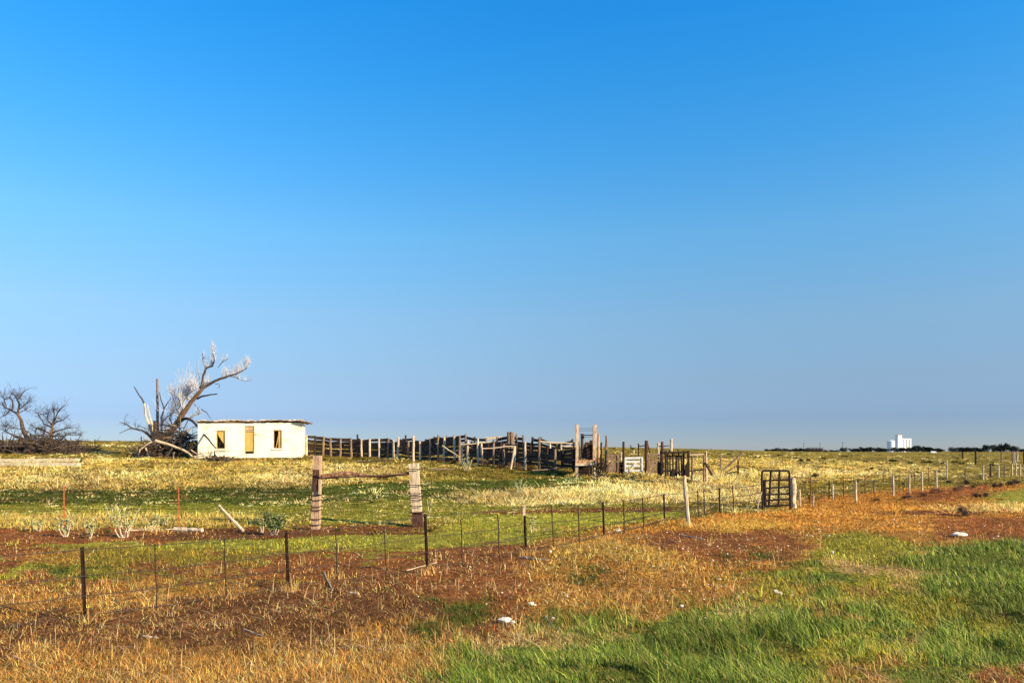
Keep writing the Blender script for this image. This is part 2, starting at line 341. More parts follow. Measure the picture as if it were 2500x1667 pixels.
# ------------------------------------------------------------------ ground
def make_ground():
    ys = np.concatenate([np.linspace(-60, 5, 14), np.exp(np.linspace(math.log(5.6), math.log(60), 430)), np.exp(np.linspace(math.log(60.6), math.log(9000), 180))])
    us = np.concatenate([np.linspace(-4, -.9, 16)[:-1], np.linspace(-.9, .9, 620), np.linspace(.9, 4, 16)[1:]])
    Yg, Ug = np.meshgrid(ys, us, indexing='ij')
    X = Ug*np.maximum(Yg, 10); Z = zt(X, Yg)
    Z = Z+np.clip((45-Yg)/25, 0, 1)*(.05*fbm(X/.16, Yg/.16, 2)+.07*np.maximum(fbm(X/.5, Yg/.5, 2), 0))
    t, px, row = kind_at(X, Yg, .5)
    col = PALA[t]
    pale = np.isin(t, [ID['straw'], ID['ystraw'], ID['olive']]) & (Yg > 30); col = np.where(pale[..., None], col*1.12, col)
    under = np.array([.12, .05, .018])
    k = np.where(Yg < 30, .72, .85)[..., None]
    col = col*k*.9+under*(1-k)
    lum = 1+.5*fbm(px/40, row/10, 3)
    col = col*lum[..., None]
    ny, nx = Yg.shape
    V = np.stack([X, Yg, Z], -1).reshape(-1, 3)
    i = np.arange(ny*nx).reshape(ny, nx)
    T = np.stack([i[:-1, :-1], i[:-1, 1:], i[1:, 1:], i[1:, :-1]], -1).reshape(-1, 4)
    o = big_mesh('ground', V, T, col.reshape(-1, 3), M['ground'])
    o.data.polygons.foreach_set('use_smooth', np.ones(len(T), bool))
    tag(o, 'rolling prairie ground of brown soil, green turf and straw', kind='structure')
make_ground()

def blades(P, h, w, yaw, lx, ly, col, tipc=None, seg2=True):
    """P (N,3); h height, w width, yaw of the face, lx/ly lean of the tip"""
    N = len(P); wx = np.cos(yaw)*w/2; wy = np.sin(yaw)*w/2; z0 = np.zeros(N)
    off = np.stack([wx, wy, z0], 1); up = np.stack([lx, ly, h], 1)
    if seg2:
        mid = P+np.stack([lx*.33, ly*.33, h*.58], 1)
        V = np.stack([P-off, P+off, mid-off*.8, mid+off*.8, P+up], 1)
        T = np.array([[0, 1, 3], [0, 3, 2], [2, 3, 4]])
    else:
        V = np.stack([P-off, P+off, P+up], 1); T = np.array([[0, 1, 2]])
    k = V.shape[1]
    Tt = (np.arange(N)[:, None, None]*k+T[None]).reshape(-1, 3)
    cc = np.repeat(col[:, None, :], k, 1)
    return V.reshape(-1, 3), Tt, cc.reshape(-1, 3)
def join(parts):
    V = []; T = []; Cc = []; b = 0
    for v, t, c in parts: V.append(v); T.append(t+b); Cc.append(c); b += len(v)
    return np.concatenate(V), np.concatenate(T), np.concatenate(Cc)
def vary(col, n, amt=.35, hue=.12):
    f = np.exp(R.normal(0, amt, (n, 1))); return col*f*np.exp(R.normal(0, hue, (n, 3)))
def near_grass():
    # screen-even scatter of the bank and verge in front, 6 to ~32 m
    N = 440000
    px = R.uniform(-500, 3000, N); row = 1235+(1760-1235)*R.rand(N)**.85
    x, y, z = gp(px, row); x = x+R.normal(0, .05, N); y = y+R.normal(0, .05, N)
    t, px2, row2 = kind_at(x, y)
    clump = fbm(x*1.6, y*1.1, 3)
    dens = np.ones(N)
    dens[t == ID['red']] = .5; dens[t == ID['dark']] = .8; dens[t == ID['pit_shade']] = .05; dens[(t == ID['ygreen']) | (t == ID['olive'])] = .75
    keep = (R.rand(N) < dens*(1+1.6*clump)) & (y > 5.5)
    x, y, t = x[keep], y[keep], t[keep]; z = zt(x, y)-.01; n = len(x); P = np.stack([x, y, z], 1)
    H = np.array({'x': 0} and [{'straw': .22, 'olive': .08, 'deep': .10, 'ygreen': .06, 'red': .055, 'orange': .075, 'dark': .055, 'lush': .105, 'mixg': .055, 'tan': .08, 'ystraw': .16, 'pit_shade': .02, 'gold': .09, 'turf': .05}[k] for k in TY_])
    cl = fbm(x*1.2+50, y*1.2, 3); gr_ = np.isin(t, [ID['lush'], ID['mixg']])
    h = H[t]*np.exp(R.normal(0, .42, n))*(1+2.2*cl)
    hole = gr_ & (fbm(x*1.1+70, y*.8+20, 3) < -.17)
    h = np.where(hole, h*.25, h)
    w = np.maximum(.0045, y*.00046)*np.where(np.isin(t, [ID['lush'], ID['mixg']]), 1.5, 1.0)*R.uniform(.7, 1.5, n)
    col = PALA[t].copy()
    mix = R.rand(n)
    dry = np.isin(t, [ID['orange'], ID['red'], ID['dark'], ID['tan'], ID['gold']])
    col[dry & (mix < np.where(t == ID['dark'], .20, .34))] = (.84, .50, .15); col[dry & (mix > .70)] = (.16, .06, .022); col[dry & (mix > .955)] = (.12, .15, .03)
    gr = np.isin(t, [ID['lush'], ID['mixg']])
    mg = t == ID['mixg']; col[gr & (mix < .18)] = (.28, .32, .06); col[gr & (mix > .90)] = (.42, .34, .11); col[gr & (mix > .75) & (mix < .9)] = (.04, .10, .02)
    col[mg & (mix > .75) & (mix < .9)] = (.14, .16, .02); col[mg & (mix < .12)] = (.55, .44, .10)
    cl2 = fbm(x/1.3+11, y/1.8+3, 3)
    col = vary(col, n, .36, .10)*(1+1.1*cl2)[:, None]
    col[hole] *= np.array([.9, .7, .8]); yaw = R.uniform(-.9, .9, n)
    wind = .35
    lx = h*(R.normal(-.05, .45, n)-np.where(gr, wind, 0)); ly = h*R.normal(0, .4, n)
    flat = dry & (R.rand(n) < .62)                        # broken stalks lying over
    L = R.uniform(.04, .20, n); a = R.uniform(0, 2*np.pi, n)
    lx = np.where(flat, np.cos(a)*L, lx); ly = np.where(flat, np.sin(a)*L, ly); h = np.where(flat, R.uniform(.01, .07, n), h)
    yaw = np.where(flat, a+np.pi/2, yaw); P[:, 2] += np.where(flat, .015, 0)
    w = np.where(flat, w*1.0, w)
    px0 = np.repeat([209, 705, 1044, 1285, 1475, 1623, 1681, 388, 556, 826], 60); r0 = np.repeat([1522, 1444, 1402, 1356, 1316, 1277, 1286, 1466, 1462, 1412], 60)
    fx, fy, fz = gp(px0, r0); m_ = len(fx); fx = fx+R.normal(0, .14, m_); fy = fy+R.normal(0, .12, m_); fh = R.uniform(.06, .30, m_)
    P = np.concatenate([P, np.stack([fx, fy, zt(fx, fy)-.01], 1)]); h = np.concatenate([h, fh]); w = np.concatenate([w, np.maximum(.006, fy*.0005)]); yaw = np.concatenate([yaw, R.uniform(-.8, .8, m_)])
    lx = np.concatenate([lx, fh*R.normal(0, .5, m_)]); ly = np.concatenate([ly, fh*R.normal(0, .5, m_)]); col = np.concatenate([col, vary(np.tile((.66, .38, .12), (m_, 1)), m_, .4)]); gr = np.concatenate([gr, np.zeros(m_, bool)])
    for name, sel, lab, cat in (('green_grass', gr, 'lush green grass on the verge at lower right', 'grass'),
                           ('dry_grass', ~gr, 'orange and straw dry grass and litter over the bank', 'dry grass')):
        o = big_mesh(name, *blades(P[sel], h[sel], w[sel], yaw[sel], lx[sel], ly[sel], col[sel]), M['grass']); tag(o, lab, cat, kind='stuff')
near_grass()
def stalks():
    # taller pale dead stalks sticking up from the bank
    N = 2400
    px = R.uniform(-300, 2700, N); row = 1290+(1740-1290)*R.rand(N)
    x, y, z = gp(px, row); t, _, _ = kind_at(x, y)
    k = np.isin(t, [ID['orange'], ID['red'], ID['dark'], ID['tan'], ID['gold']]) & (fbm(x*.7+3, y*.7, 2) > -.12)
    x, y, z = x[k], y[k], z[k]; n = len(x); P = np.stack([x, y, z], 1)
    h = .10+.32*R.rand(n)**2.2; col = vary(np.tile((.68, .46, .20), (n, 1)), n, .2, .06)
    a = blades(P, h, np.maximum(.007, y*.0006), R.uniform(-.6, .6, n), h*R.normal(0, .25, n), h*R.normal(0, .2, n), col)
    m = int(n*.9); idx = R.choice(n, m, False); Q = P[idx].copy(); Q[:, 2] += .03; L = R.uniform(.15, .6, m); an = R.uniform(0, 2*np.pi, m)
    b = blades(Q, R.uniform(.0, .09, m), np.maximum(.010, y[idx]*.0008), an+np.pi/2, np.cos(an)*L, np.sin(an)*L, vary(np.tile((.70, .50, .25), (m, 1)), m, .2, .06))
    o = big_mesh('dead_stalks', *join([a, b]), M['grass']); tag(o, 'tall pale dead weed stalks standing in the dry bank', 'dead stalks', kind='stuff')
stalks()
def field_grass():
    # tussocks of the pasture beyond the fence out to the skyline
    N = 72000
    px = R.uniform(-500, 3000, N); row = 1070+(1300-1070)*R.rand(N)**1.05
    x, y, z = gp(px, row); ok = (y > 24) & (y < 420); x, y = x[ok], y[ok]
    s = y/60
    x = x+R.normal(0, .3, len(x)); y = y+R.normal(0, .6, len(x))*s
    t, px2, row2 = kind_at(x, y, 1.6); n = len(x)
    lumpy = fbm(x/2.2, y/3.5, 3)
    keep = R.rand(n) < np.clip(.75+1.3*lumpy, .15, 1); x, y, t = x[keep], y[keep], t[keep]; n = len(x)
    H = np.array([{'straw': .20, 'olive': .09, 'deep': .09, 'ygreen': .045, 'red': .05, 'orange': .085, 'dark': .05, 'lush': .12, 'mixg': .07, 'tan': .18, 'ystraw': .13, 'pit_shade': .02, 'gold': .09, 'turf': .05}[k] for k in TY_])
    hh = H[t]*np.exp(R.normal(0, .4, n))*np.clip((y/50)**.3, .8, 1.6)
    base = PALA[t].copy(); mix = R.rand(n)
    grn = np.isin(t, [ID['olive'], ID['ystraw']]) | (np.isin(t, [ID['deep'], ID['turf']]) & (R.rand(n) < .6))
    cn = fbm(x/7+31, y/12, 2); base[grn & (mix < .14+.9*cn)] = (.92, .68, .26); base[grn & (mix > .78)] = (.065, .07, .018); base[grn & (mix > .66) & (mix < .78)] = (.22, .12, .04)
    st = t == ID['straw']; base[st & (mix > .9)] = (.20, .20, .05); base[st & (mix < .40)] = (1.05, .82, .36); base[st & (mix > .78) & (mix < .9)] = (.34, .20, .06)
    hh[grn & (mix < .14+.9*cn)] *= 1.2
    base = vary(base, n, .20, .06)*(1+1.0*fbm(x/4+7, y/7, 2)+.8*fbm(x/25, y/4+3, 3))[:, None]
    K = 13; X = np.repeat(x, K); Yy = np.repeat(y, K); hb = np.repeat(hh, K)*R.uniform(.55, 1.15, n*K)
    rad = np.repeat(np.clip(hh*1.7, .06, .6), K)
    a = R.uniform(0, 2*np.pi, n*K); r = rad*np.sqrt(R.rand(n*K)); dx = np.cos(a)*r; dy = np.sin(a)*r
    xx = X+dx; yy = Yy+dy; P = np.stack([xx, yy, zt(xx, yy)-.02], 1)
    w = np.maximum(.02, yy*.0011)*R.uniform(.7, 1.4, n*K)
    col = np.repeat(base, K, 0)*np.exp(R.normal(0, .16, (n*K, 1)))
    o = big_mesh('field_grass', *blades(P, hb, w, R.uniform(-.8, .8, n*K), dx*.9+hb*R.normal(0, .2, n*K), dy*.9, col, seg2=False), M['grass'])
    tag(o, 'tussocky pasture grass covering the field to the skyline', 'pasture grass', kind='stuff')
field_grass()

# ------------------------------------------------------------------ house
def house():
    rz = math.radians(12.4); ex = Vector((math.cos(rz), math.sin(rz), 0)); ey = Vector((-math.sin(rz), math.cos(rz), 0))
    W, D, Hh, T = 8.63, 5.4, 3.07, .22
    r = Vector((-18.58, 67, 0)); o = r-ex*W; zb = 2.44; o.z = zb-.0
    h = empty('abandoned_house', o, 'low cream stucco house with boarded door, tan window panels and ragged flat roof', 'house')
    def L(x, y, z): return o+ex*x+ey*y+Vector((0, 0, z))
    def lx(px):                                           # column -> distance along the front wall
        u = (px-CX)/F; return (u*o.y-o.x)/(ex.x-u*ex.y)
    def lz(row, x): return EYE-(row-HY)/F*(L(x, 0, 0).y)-zb
    ops = []
    for a, b, t, bt in ((528, 550, 1050, 1096), (597, 621, 1039, 1107), (667, 688, 1049, 1095)):
        x0, x1 = lx(a), lx(b); ops.append((x0, x1, lz(bt, x0), lz(t, x0)))
    b = MB()
    xs = sorted([0, W]+[q for p in ops for q in p[:2]]); zs = sorted([-.5, Hh]+[q for p in ops for q in p[2:]])
    def hole(x, z): return any(p[0] < x < p[1] and p[2] < z < p[3] for p in ops)
    for i in range(len(xs)-1):
        for k in range(len(zs)-1):
            if hole((xs[i]+xs[i+1])/2, (zs[k]+zs[k+1])/2): continue
            q = [(xs[i], zs[k]), (xs[i+1], zs[k]), (xs[i+1], zs[k+1]), (xs[i], zs[k+1])]
            b.add([L(x, 0, z) for x, z in q], [(0, 1, 2, 3)]); b.add([L(x, T, z) for x, z in q], [(3, 2, 1, 0)])
    for x0, x1, z0, z1 in ops:
        for (xa, za), (xb, zb_) in (((x0, z0), (x1, z0)), ((x1, z0), (x1, z1)), ((x1, z1), (x0, z1)), ((x0, z1), (x0, z0))):
            b.add([L(xa, 0, za), L(xb, 0, zb_), L(xb, T, zb_), L(xa, T, za)], [(0, 3, 2, 1)])
    b.add([L(0, 0, Hh), L(W, 0, Hh), L(W, T, Hh), L(0, T, Hh)], [(0, 1, 2, 3)])
    # other three walls; the east wall is chipped towards its top
    R3 = Matrix.Rotation(rz, 3, 'Z')
    def bx(x0, x1, y0, y1, z0, z1): b.box(L((x0+x1)/2, (y0+y1)/2, (z0+z1)/2), (x1-x0, y1-y0, z1-z0), 0, R3)
    bx(W-T, W+.004, .001, D, -.5, Hh-.05); bx(-.004, T, .001, D, -.5, Hh-.05); bx(T, W-T, D-T, D, -.5, Hh-.15)
    b.build('wall', M['stucco'], h)
    f = MB(); f.box(L(W/2, -.03, -.30), (W+.1, .10, .6), 0, R3); f.box(L(W*.78, -.10, -.26), (W*.40, .12, .42), 0, R3); f.build('foundation', M['stone'], h)
    # roof: sagging slab with an overhang to the right, ragged front edge of debris
    rf = MB(); n = 26
    for i in range(n):
        x0 = -.1+(W+.55)*i/n; x1 = -.1+(W+.55)*(i+1)/n-.01
        z0 = Hh+.03-.03*math.sin(i*.6)+.10*(i/n) - (.10 if i > n-2 else 0)
        rf.box(L((x0+x1)/2, D/2-.1, z0+.05), (x1-x0, D+.3+random.uniform(-.1, .08), .05+random.uniform(0, .03)), 0, R3 @ Matrix.Rotation(random.uniform(-.05, .05), 3, 'Y'))
    for i in range(46):
        x = random.uniform(.2, W); rf.box(L(x, random.uniform(-.2, .4), Hh+.14+.1*x/W), (random.uniform(.08, .5), .2, random.uniform(.03, .09)), 1, R3 @ Matrix.Rotation(random.uniform(-.15, .15), 3, 'Y'))
    rf.beam(L(W-.4, -.2, Hh+.22), L(W+.75, -.3, Hh-.02), .07, .5, (0, 0, 1)); rf.beam(L(W-.2, .8, Hh+.2), L(W+.6, 1.6, Hh-.04), .07, .9)
    roof = rf.build('roof', [M['roof'], M['stone']], h)
    fa = MB(); fa.beam(L(-.05, -.05, Hh-.03), L(W*.52, -.05, Hh+.02), .10, .05); fa.build('fascia', M['pbrown'], roof)
    # fittings of the openings
    for k, (x0, x1, z0, z1) in enumerate(ops):
        door = k == 1
        fr = MB(); e = .07
        for (xa, xb, za, zb2) in ((x0, x0+e, z0, z1), (x1-e, x1, z0, z1), (x0+e, x1-e, z1-e, z1)) + (() if door else ((x0+e, x1-e, z0, z0+e),)):
            fr.box(L((xa+xb)/2, .08, (za+zb2)/2), (xb-xa-.004, .09, zb2-za-.004), 0, R3)
        if door:
            p = fr.build('door', M['frame'], h)
            q = MB(); q.box(L((x0+x1)/2, .11, z0+(z1-z0)*.44), (x1-x0-2*e-.01, .03, (z1-z0)*.72), 0, R3); q.build('door_board', M['board'], p)
            q = MB(); q.box(L((x0+x1)/2, .06, z0+(z1-z0)*.805), (x1-x0-2*e-.01, .06, .07), 0, R3); q.box(L((x0+x1)/2, .12, z0+(z1-z0)*.90), (x1-x0-2*e-.01, .03, (z1-z0)*.13), 0, R3); q.build('transom', M['frame'], p)
        else:
            p = fr.build('window', M['frame'], h)
            q = MB()
            if k == 0:
                a = [(x0+e, z1-e), (x1-e, z1-e), (x1-e, z0+.35), (x0+e+.1, z1-.5)]  # tan panel cut on a slant, leaving the lower left corner open
                q.add([L(x, .12, z) for x, z in a]+[L(x, .15, z) for x, z in a], [(0, 3, 2, 1), (4, 5, 6, 7), (0, 1, 5, 4), (1, 2, 6, 5), (2, 3, 7, 6), (3, 0, 4, 7)])
            else:
                xm = x0+(x1-x0)*.6; q.box(L((xm+x1-e)/2, .12, (z0+z1)/2), (x1-e-xm, .03, z1-z0-.16), 0, R3)
                q.beam(L(xm-.2, .14, z0+.1), L(xm+.02, .14, z1-.4), .06, .04, (1, 0, 0))
            q.build('window_panel', M['board'], p)
            q = MB(); q.box(L((x0+x1)/2, -.03, z0-.07), (x1-x0+.2, .12, .08), 0, R3); q.build('sill', M['stucco'], p)
    fl = MB(); fl.box(L(W/2, D/2, .02), (W-2*T-.02, D-2*T-.02, .06), 0, R3); fl.build('floor', M['inside'], h)
house()

# ------------------------------------------------------------------ dead trees and brush
def c2(x, y): return (270+x*.2551, 820+y*.2551)          # pixel of the left-hand detail
def c1(x, y): return (x*.2551, 820+y*.2551)
def poly3(pts, Y, conv, wob=.0, dy=0):
    out = []
    n = len(pts)
    for i, (x, y) in enumerate(pts):
        px, row = conv(x, y); q = S(px, row, Y+dy*i/max(1, n-1)); out.append(q)
    # subdivide with a little wobble
    res = [out[0]]
    for a, b in zip(out, out[1:]):
        l = (b-a).length
        res.append((a+b)/2+Vector([random.uniform(-wob, wob)*l for _ in range(3)])); res.append(b)
    return res
def limb(mb, pts, r0, r1, n=6, mi=0, rough=.1):
    N = len(pts); mb.tube(pts, [r0+(r1-r0)*i/(N-1) for i in range(N)], n, mi, rough=rough)
def twigs(mb, p, d, L, r, depth, n=3, spread=.7, mi=0, up=.15):
    pts = [Vector(p)]; d = Vector(d).normalized(); k = 4
    for i in range(k):
        d = (d+Vector([random.gauss(0, .22) for _ in range(3)])+Vector((0, 0, up*.3))).normalized(); pts.append(pts[-1]+d*L/k)
    mb.tube(pts, [r*(1-.6*i/k) for i in range(k+1)], 3, mi, cap=False)
    if depth > 0:
        for i in range(n):
            q = pts[random.randint(1, k)]
            e = (d+Vector([random.gauss(0, spread) for _ in range(3)])+Vector((0, 0, up))).normalized()
            twigs(mb, q, e, L*random.uniform(.5, .8), r*.6, depth-1, n, spread, mi, up)
def along(pts, t):
    i = min(int(t*(len(pts)-1)), len(pts)-2); f = t*(len(pts)-1)-i; return pts[i].lerp(pts[i+1], f)

def leaning_tree():
    Y = 71.0
    b0 = A(c2(540, 0)[0], Y); t = empty('dead_tree', b0, 'tallest bare dead tree leaning right over the roofless-looking cream house', 'dead tree')
    t['label'] = 'tallest bare dead tree leaning right over the left end of the cream house'
    tr = poly3([(520, 1010), (560, 930), (640, 830), (700, 740), (770, 630), (850, 540), (900, 480)], Y, c2, .03)
    tb = MB(); limb(tb, tr, .30, .14, 9, rough=.13); tb.build('trunk', M['bark'], t)
    L = [([(890, 490), (1000, 430), (1100, 395), (1170, 372), (1235, 345), (1300, 310), (1325, 245)], .20, .02, 1),
         ([(870, 500), (885, 380), (910, 310), (975, 290), (995, 235), (978, 165), (972, 115)], .16, .015, -1),
         ([(910, 310), (880, 250), (880, 160)], .06, .015, 0), ([(1030, 300), (1070, 250), (1125, 215)], .035, .015, -1),
         ([(830, 600), (880, 575), (960, 560), (1020, 555)], .13, .05, -1),
         ([(670, 815), (740, 790), (810, 840), (870, 920), (940, 990), (1010, 1075)], .20, .05, -8.5),
         ([(800, 650), (850, 720), (840, 760)], .05, .02, 1), ([(870, 700), (920, 730), (965, 800)], .06, .02, -2),
         ([(850, 500), (900, 450), (940, 440)], .10, .03, 1), ([(1000, 460), (1040, 455), (1045, 490), (1020, 495)], .04, .02, 0),
         ([(665, 770), (620, 690), (600, 580), (565, 510)], .10, .02, 1), ([(640, 790), (690, 700), (660, 610)], .07, .02, -1),
         ([(760, 620), (720, 590), (690, 540)], .06, .02, 1), ([(1130, 385), (1200, 395), (1270, 425), (1340, 430)], .05, .015, 2),
         ([(640, 700), (720, 590), (800, 520)], .05, .02, -1), ([(690, 800), (780, 780), (850, 740)], .07, .02, 1),
         ([(600, 890), (560, 780), (600, 720)], .08, .02, 1), ([(735, 1000), (720, 930), (770, 880), (830, 860)], .07, .03, 1), ([(750, 970), (800, 930), (850, 910)], .06, .03, 1)]
    lb = MB(); lp = []
    for pts, r0, r1, dy in L:
        q = poly3(pts, Y, c2, .06, dy); lp.append(q); limb(lb, q, r0*.8, r1, 5, rough=.15)
    lb.build('limb', M['bdark'], t)
    tw = MB()
    for li, cnt, LL, up in ((0, 60, 1.0, .6), (1, 60, .75, .45), (2, 12, .6, .5), (3, 14, .5, .5), (10, 34, 1.0, .55), (12, 26, 1.1, .8), (13, 16, .7, .1), (14, 50, 1.4, .8), (8, 12, .7, .5), (11, 30, 1.1, .6), (6, 10, .5, .1), (15, 18, .6, .2), (16, 20, .6, .4)):
        for _ in range(cnt):
            p = along(lp[li], random.uniform(.25, 1)); twigs(tw, p, (random.gauss(.05, .4), random.gauss(0, .4), random.uniform(.3, 1)*up*2), LL*random.uniform(.4, .95), .022, 1, 3, .38, 0, up*1.5)
    for _ in range(60):
        p = along(tr, random.uniform(.4, .95)); twigs(tw, p, (random.uniform(-1, .1), random.gauss(0, .4), random.uniform(.2, 1)), random.uniform(.9, 2.4), .022, 1, 4, .35, 0, .7)
    tw.build('twigs', M['twig'], t)
leaning_tree()
def snag():
    Y = 69.5; t = empty('broken_tree', A(c2(430, 0)[0], Y), 'broken pale forked tree stump with splintered top left of the leaning tree', 'dead tree')
    b = MB(); limb(b, poly3([(410, 1010), (395, 930), (370, 850), (335, 760), (322, 640)], Y, c2, .03), .15, .07, 7, rough=.15)
    limb(b, poly3([(415, 980), (400, 860), (375, 770), (348, 650)], Y+.2, c2, .03), .15, .05, 6, rough=.15); b.build('trunk', M['bare'], t)
    b = MB(); limb(b, poly3([(322, 645), (300, 600), (268, 558), (225, 485)], Y, c2, .05), .09, .04, 5)
    limb(b, poly3([(400, 990), (370, 950), (300, 902), (215, 885), (160, 850), (85, 825)], Y, c2, .05, -1), .13, .03, 5)
    limb(b, poly3([(200, 885), (140, 905), (80, 935)], Y-.7, c2, .05), .05, .02, 4)
    limb(b, poly3([(428, 990), (425, 900), (424, 810)], Y-.4, c2, .02), .20, .15, 6)
    limb(b, poly3([(490, 990), (487, 880), (485, 780), (510, 700), (485, 620), (468, 535)], Y+.5, c2, .04), .12, .03, 5)
    limb(b, poly3([(508, 700), (545, 640), (580, 590)], Y+.5, c2, .05), .06, .02, 4)
    limb(b, poly3([(490, 830), (545, 770), (590, 740), (600, 700)], Y+.5, c2, .05), .07, .02, 4)
    b.build('limb', M['bdark'], t)
    b = MB()
    for x, y in ((500, 800), (520, 870), (560, 800), (480, 850), (600, 740), (350, 920), (240, 890), (130, 850)):
        for _ in range(7): p = S(*c2(x, y), Y); twigs(b, p, (random.gauss(0, .7), 0, random.uniform(-.1, 1)), random.uniform(.4, .9), .016, 1, 3)
    b.build('twigs', M['bdark'], t)
snag()
def pole():
    Y = 73; p = S(*c2(455, 1000), Y); p.z = A(c2(455, 0)[0], Y).z; q = S(*c2(446, 410), Y)
    o = rough_post(p, q, .15, 8, 8, .75, .05).build('wooden_pole', M['pbrown'], base=p); tag(o, 'tall bare wooden pole rising behind the broken tree', 'pole')
pole()
def brush(name, label, conv, x0, x1, ytop, ybot, Y, n, mats, ext=2.2, cat='brush pile', ls=1):
    pa = S(*conv(x0, ybot), Y); pb = S(*conv(x1, ybot), Y); cx = (pa.x+pb.x)/2; hw = (pb.x-pa.x)/2; H = (ybot-ytop)*.2551/F*Y
    base = Vector((cx, Y, float(zt(cx, Y)))); b = MB()
    for _ in range(n):
        a = random.uniform(-1, 1); d = random.uniform(-1, 1); s = max(.05, 1-abs(a)**2.2)
        z = H*s*random.random()**1.3*(1-.5*abs(d)); p = Vector((cx+a*hw, Y+d*ext, 0)); p.z = float(zt(p.x, p.y))+z
        L = random.uniform(.5, 1.9)*ls; e = Vector((random.gauss(0, 1), random.gauss(0, .6), random.gauss(.12, .42))).normalized()
        q = p+e*L/2+Vector((0, 0, random.uniform(-.1, .15))); r = p+e*L
        for w in (q, r): w.z = max(w.z, float(zt(w.x, w.y))+.02)
        k = random.random(); b.tube([p, q, r], [random.uniform(.02, .07)]*2+[.015], 4, 0 if k < .66 else (1 if k < .9 else 2), cap=False)
    o = b.build(name, mats, base=base); return tag(o, label, cat)
brush('brush_pile', 'big tangled heap of fallen branches around the foot of the leaning tree', c2, 320, 880, 880, 1200, 69, 900, [M['bdark'], M['bark'], M['bare']])
brush('brush_pile', 'long low dark heap of fallen branches under the two left dead trees', c1, -60, 820, 930, 1110, 76, 1100, [M['bdark'], M['bdark'], M['bark']], 3)
brush('brush_pile', 'small dark heap of broken sticks below the house window', c2, 900, 1115, 1165, 1240, 61.5, 90, [M['bdark'], M['bdark'], M['bark']], .8, ls=.45)
def logs():
    for k, (pts, Y, r, lab) in enumerate([
        ([(395, 1015), (350, 1035), (280, 1090), (250, 1195)], 66, .08, 'pale curved limb propped at the left of the branch heap'),
        ([(335, 1070), (360, 1130), (392, 1200)], 65.5, .07, 'short pale limb slanting down to the right in the branch heap'),
        ([(606, 1110), (603, 1160), (598, 1215)], 65, .08, 'short upright pale limb in front of the branch heap'),
        ([(430, 1000), (550, 1035), (640, 1070), (740, 1115), (820, 1185)], 64.5, .12, 'thick bleached trunk fallen from the heap toward the house corner'),
        ([(770, 1090), (830, 1130), (1000, 1112), (1190, 1100)], 64, .05, 'thin fallen limb lying level along the foot of the house wall'),
        ([(800, 1150), (900, 1145), (1020, 1160), (1130, 1155)], 63.4, .06, 'lower fallen limb lying below the thin one by the house'),
        ([(720, 1040), (660, 1060), (700, 1040), (740, 1000)], 67, .06, 'bent pale limb lying on top of the branch heap')]):
        t = empty('fallen_limb', A(c2(*pts[0])[0], Y), lab, 'fallen limb', 'fallen limbs around the dead trees')
        q = poly3(pts, Y, c2, .04)
        for w in q: w.z = max(w.z, float(zt(w.x, w.y))+r*.5)
        b = MB(); limb(b, q, r, r*.5, 6, rough=.12); b.build('stem', M['bare'], t)
        b = MB()
        for _ in range(9): twigs(b, along(q, random.uniform(.2, 1)), (random.gauss(.4, .6), random.gauss(0, .3), random.uniform(-.1, .6)), random.uniform(.4, 1.0), .018, 1, 2)
        b.build('twigs', M['bark'], t)
logs()
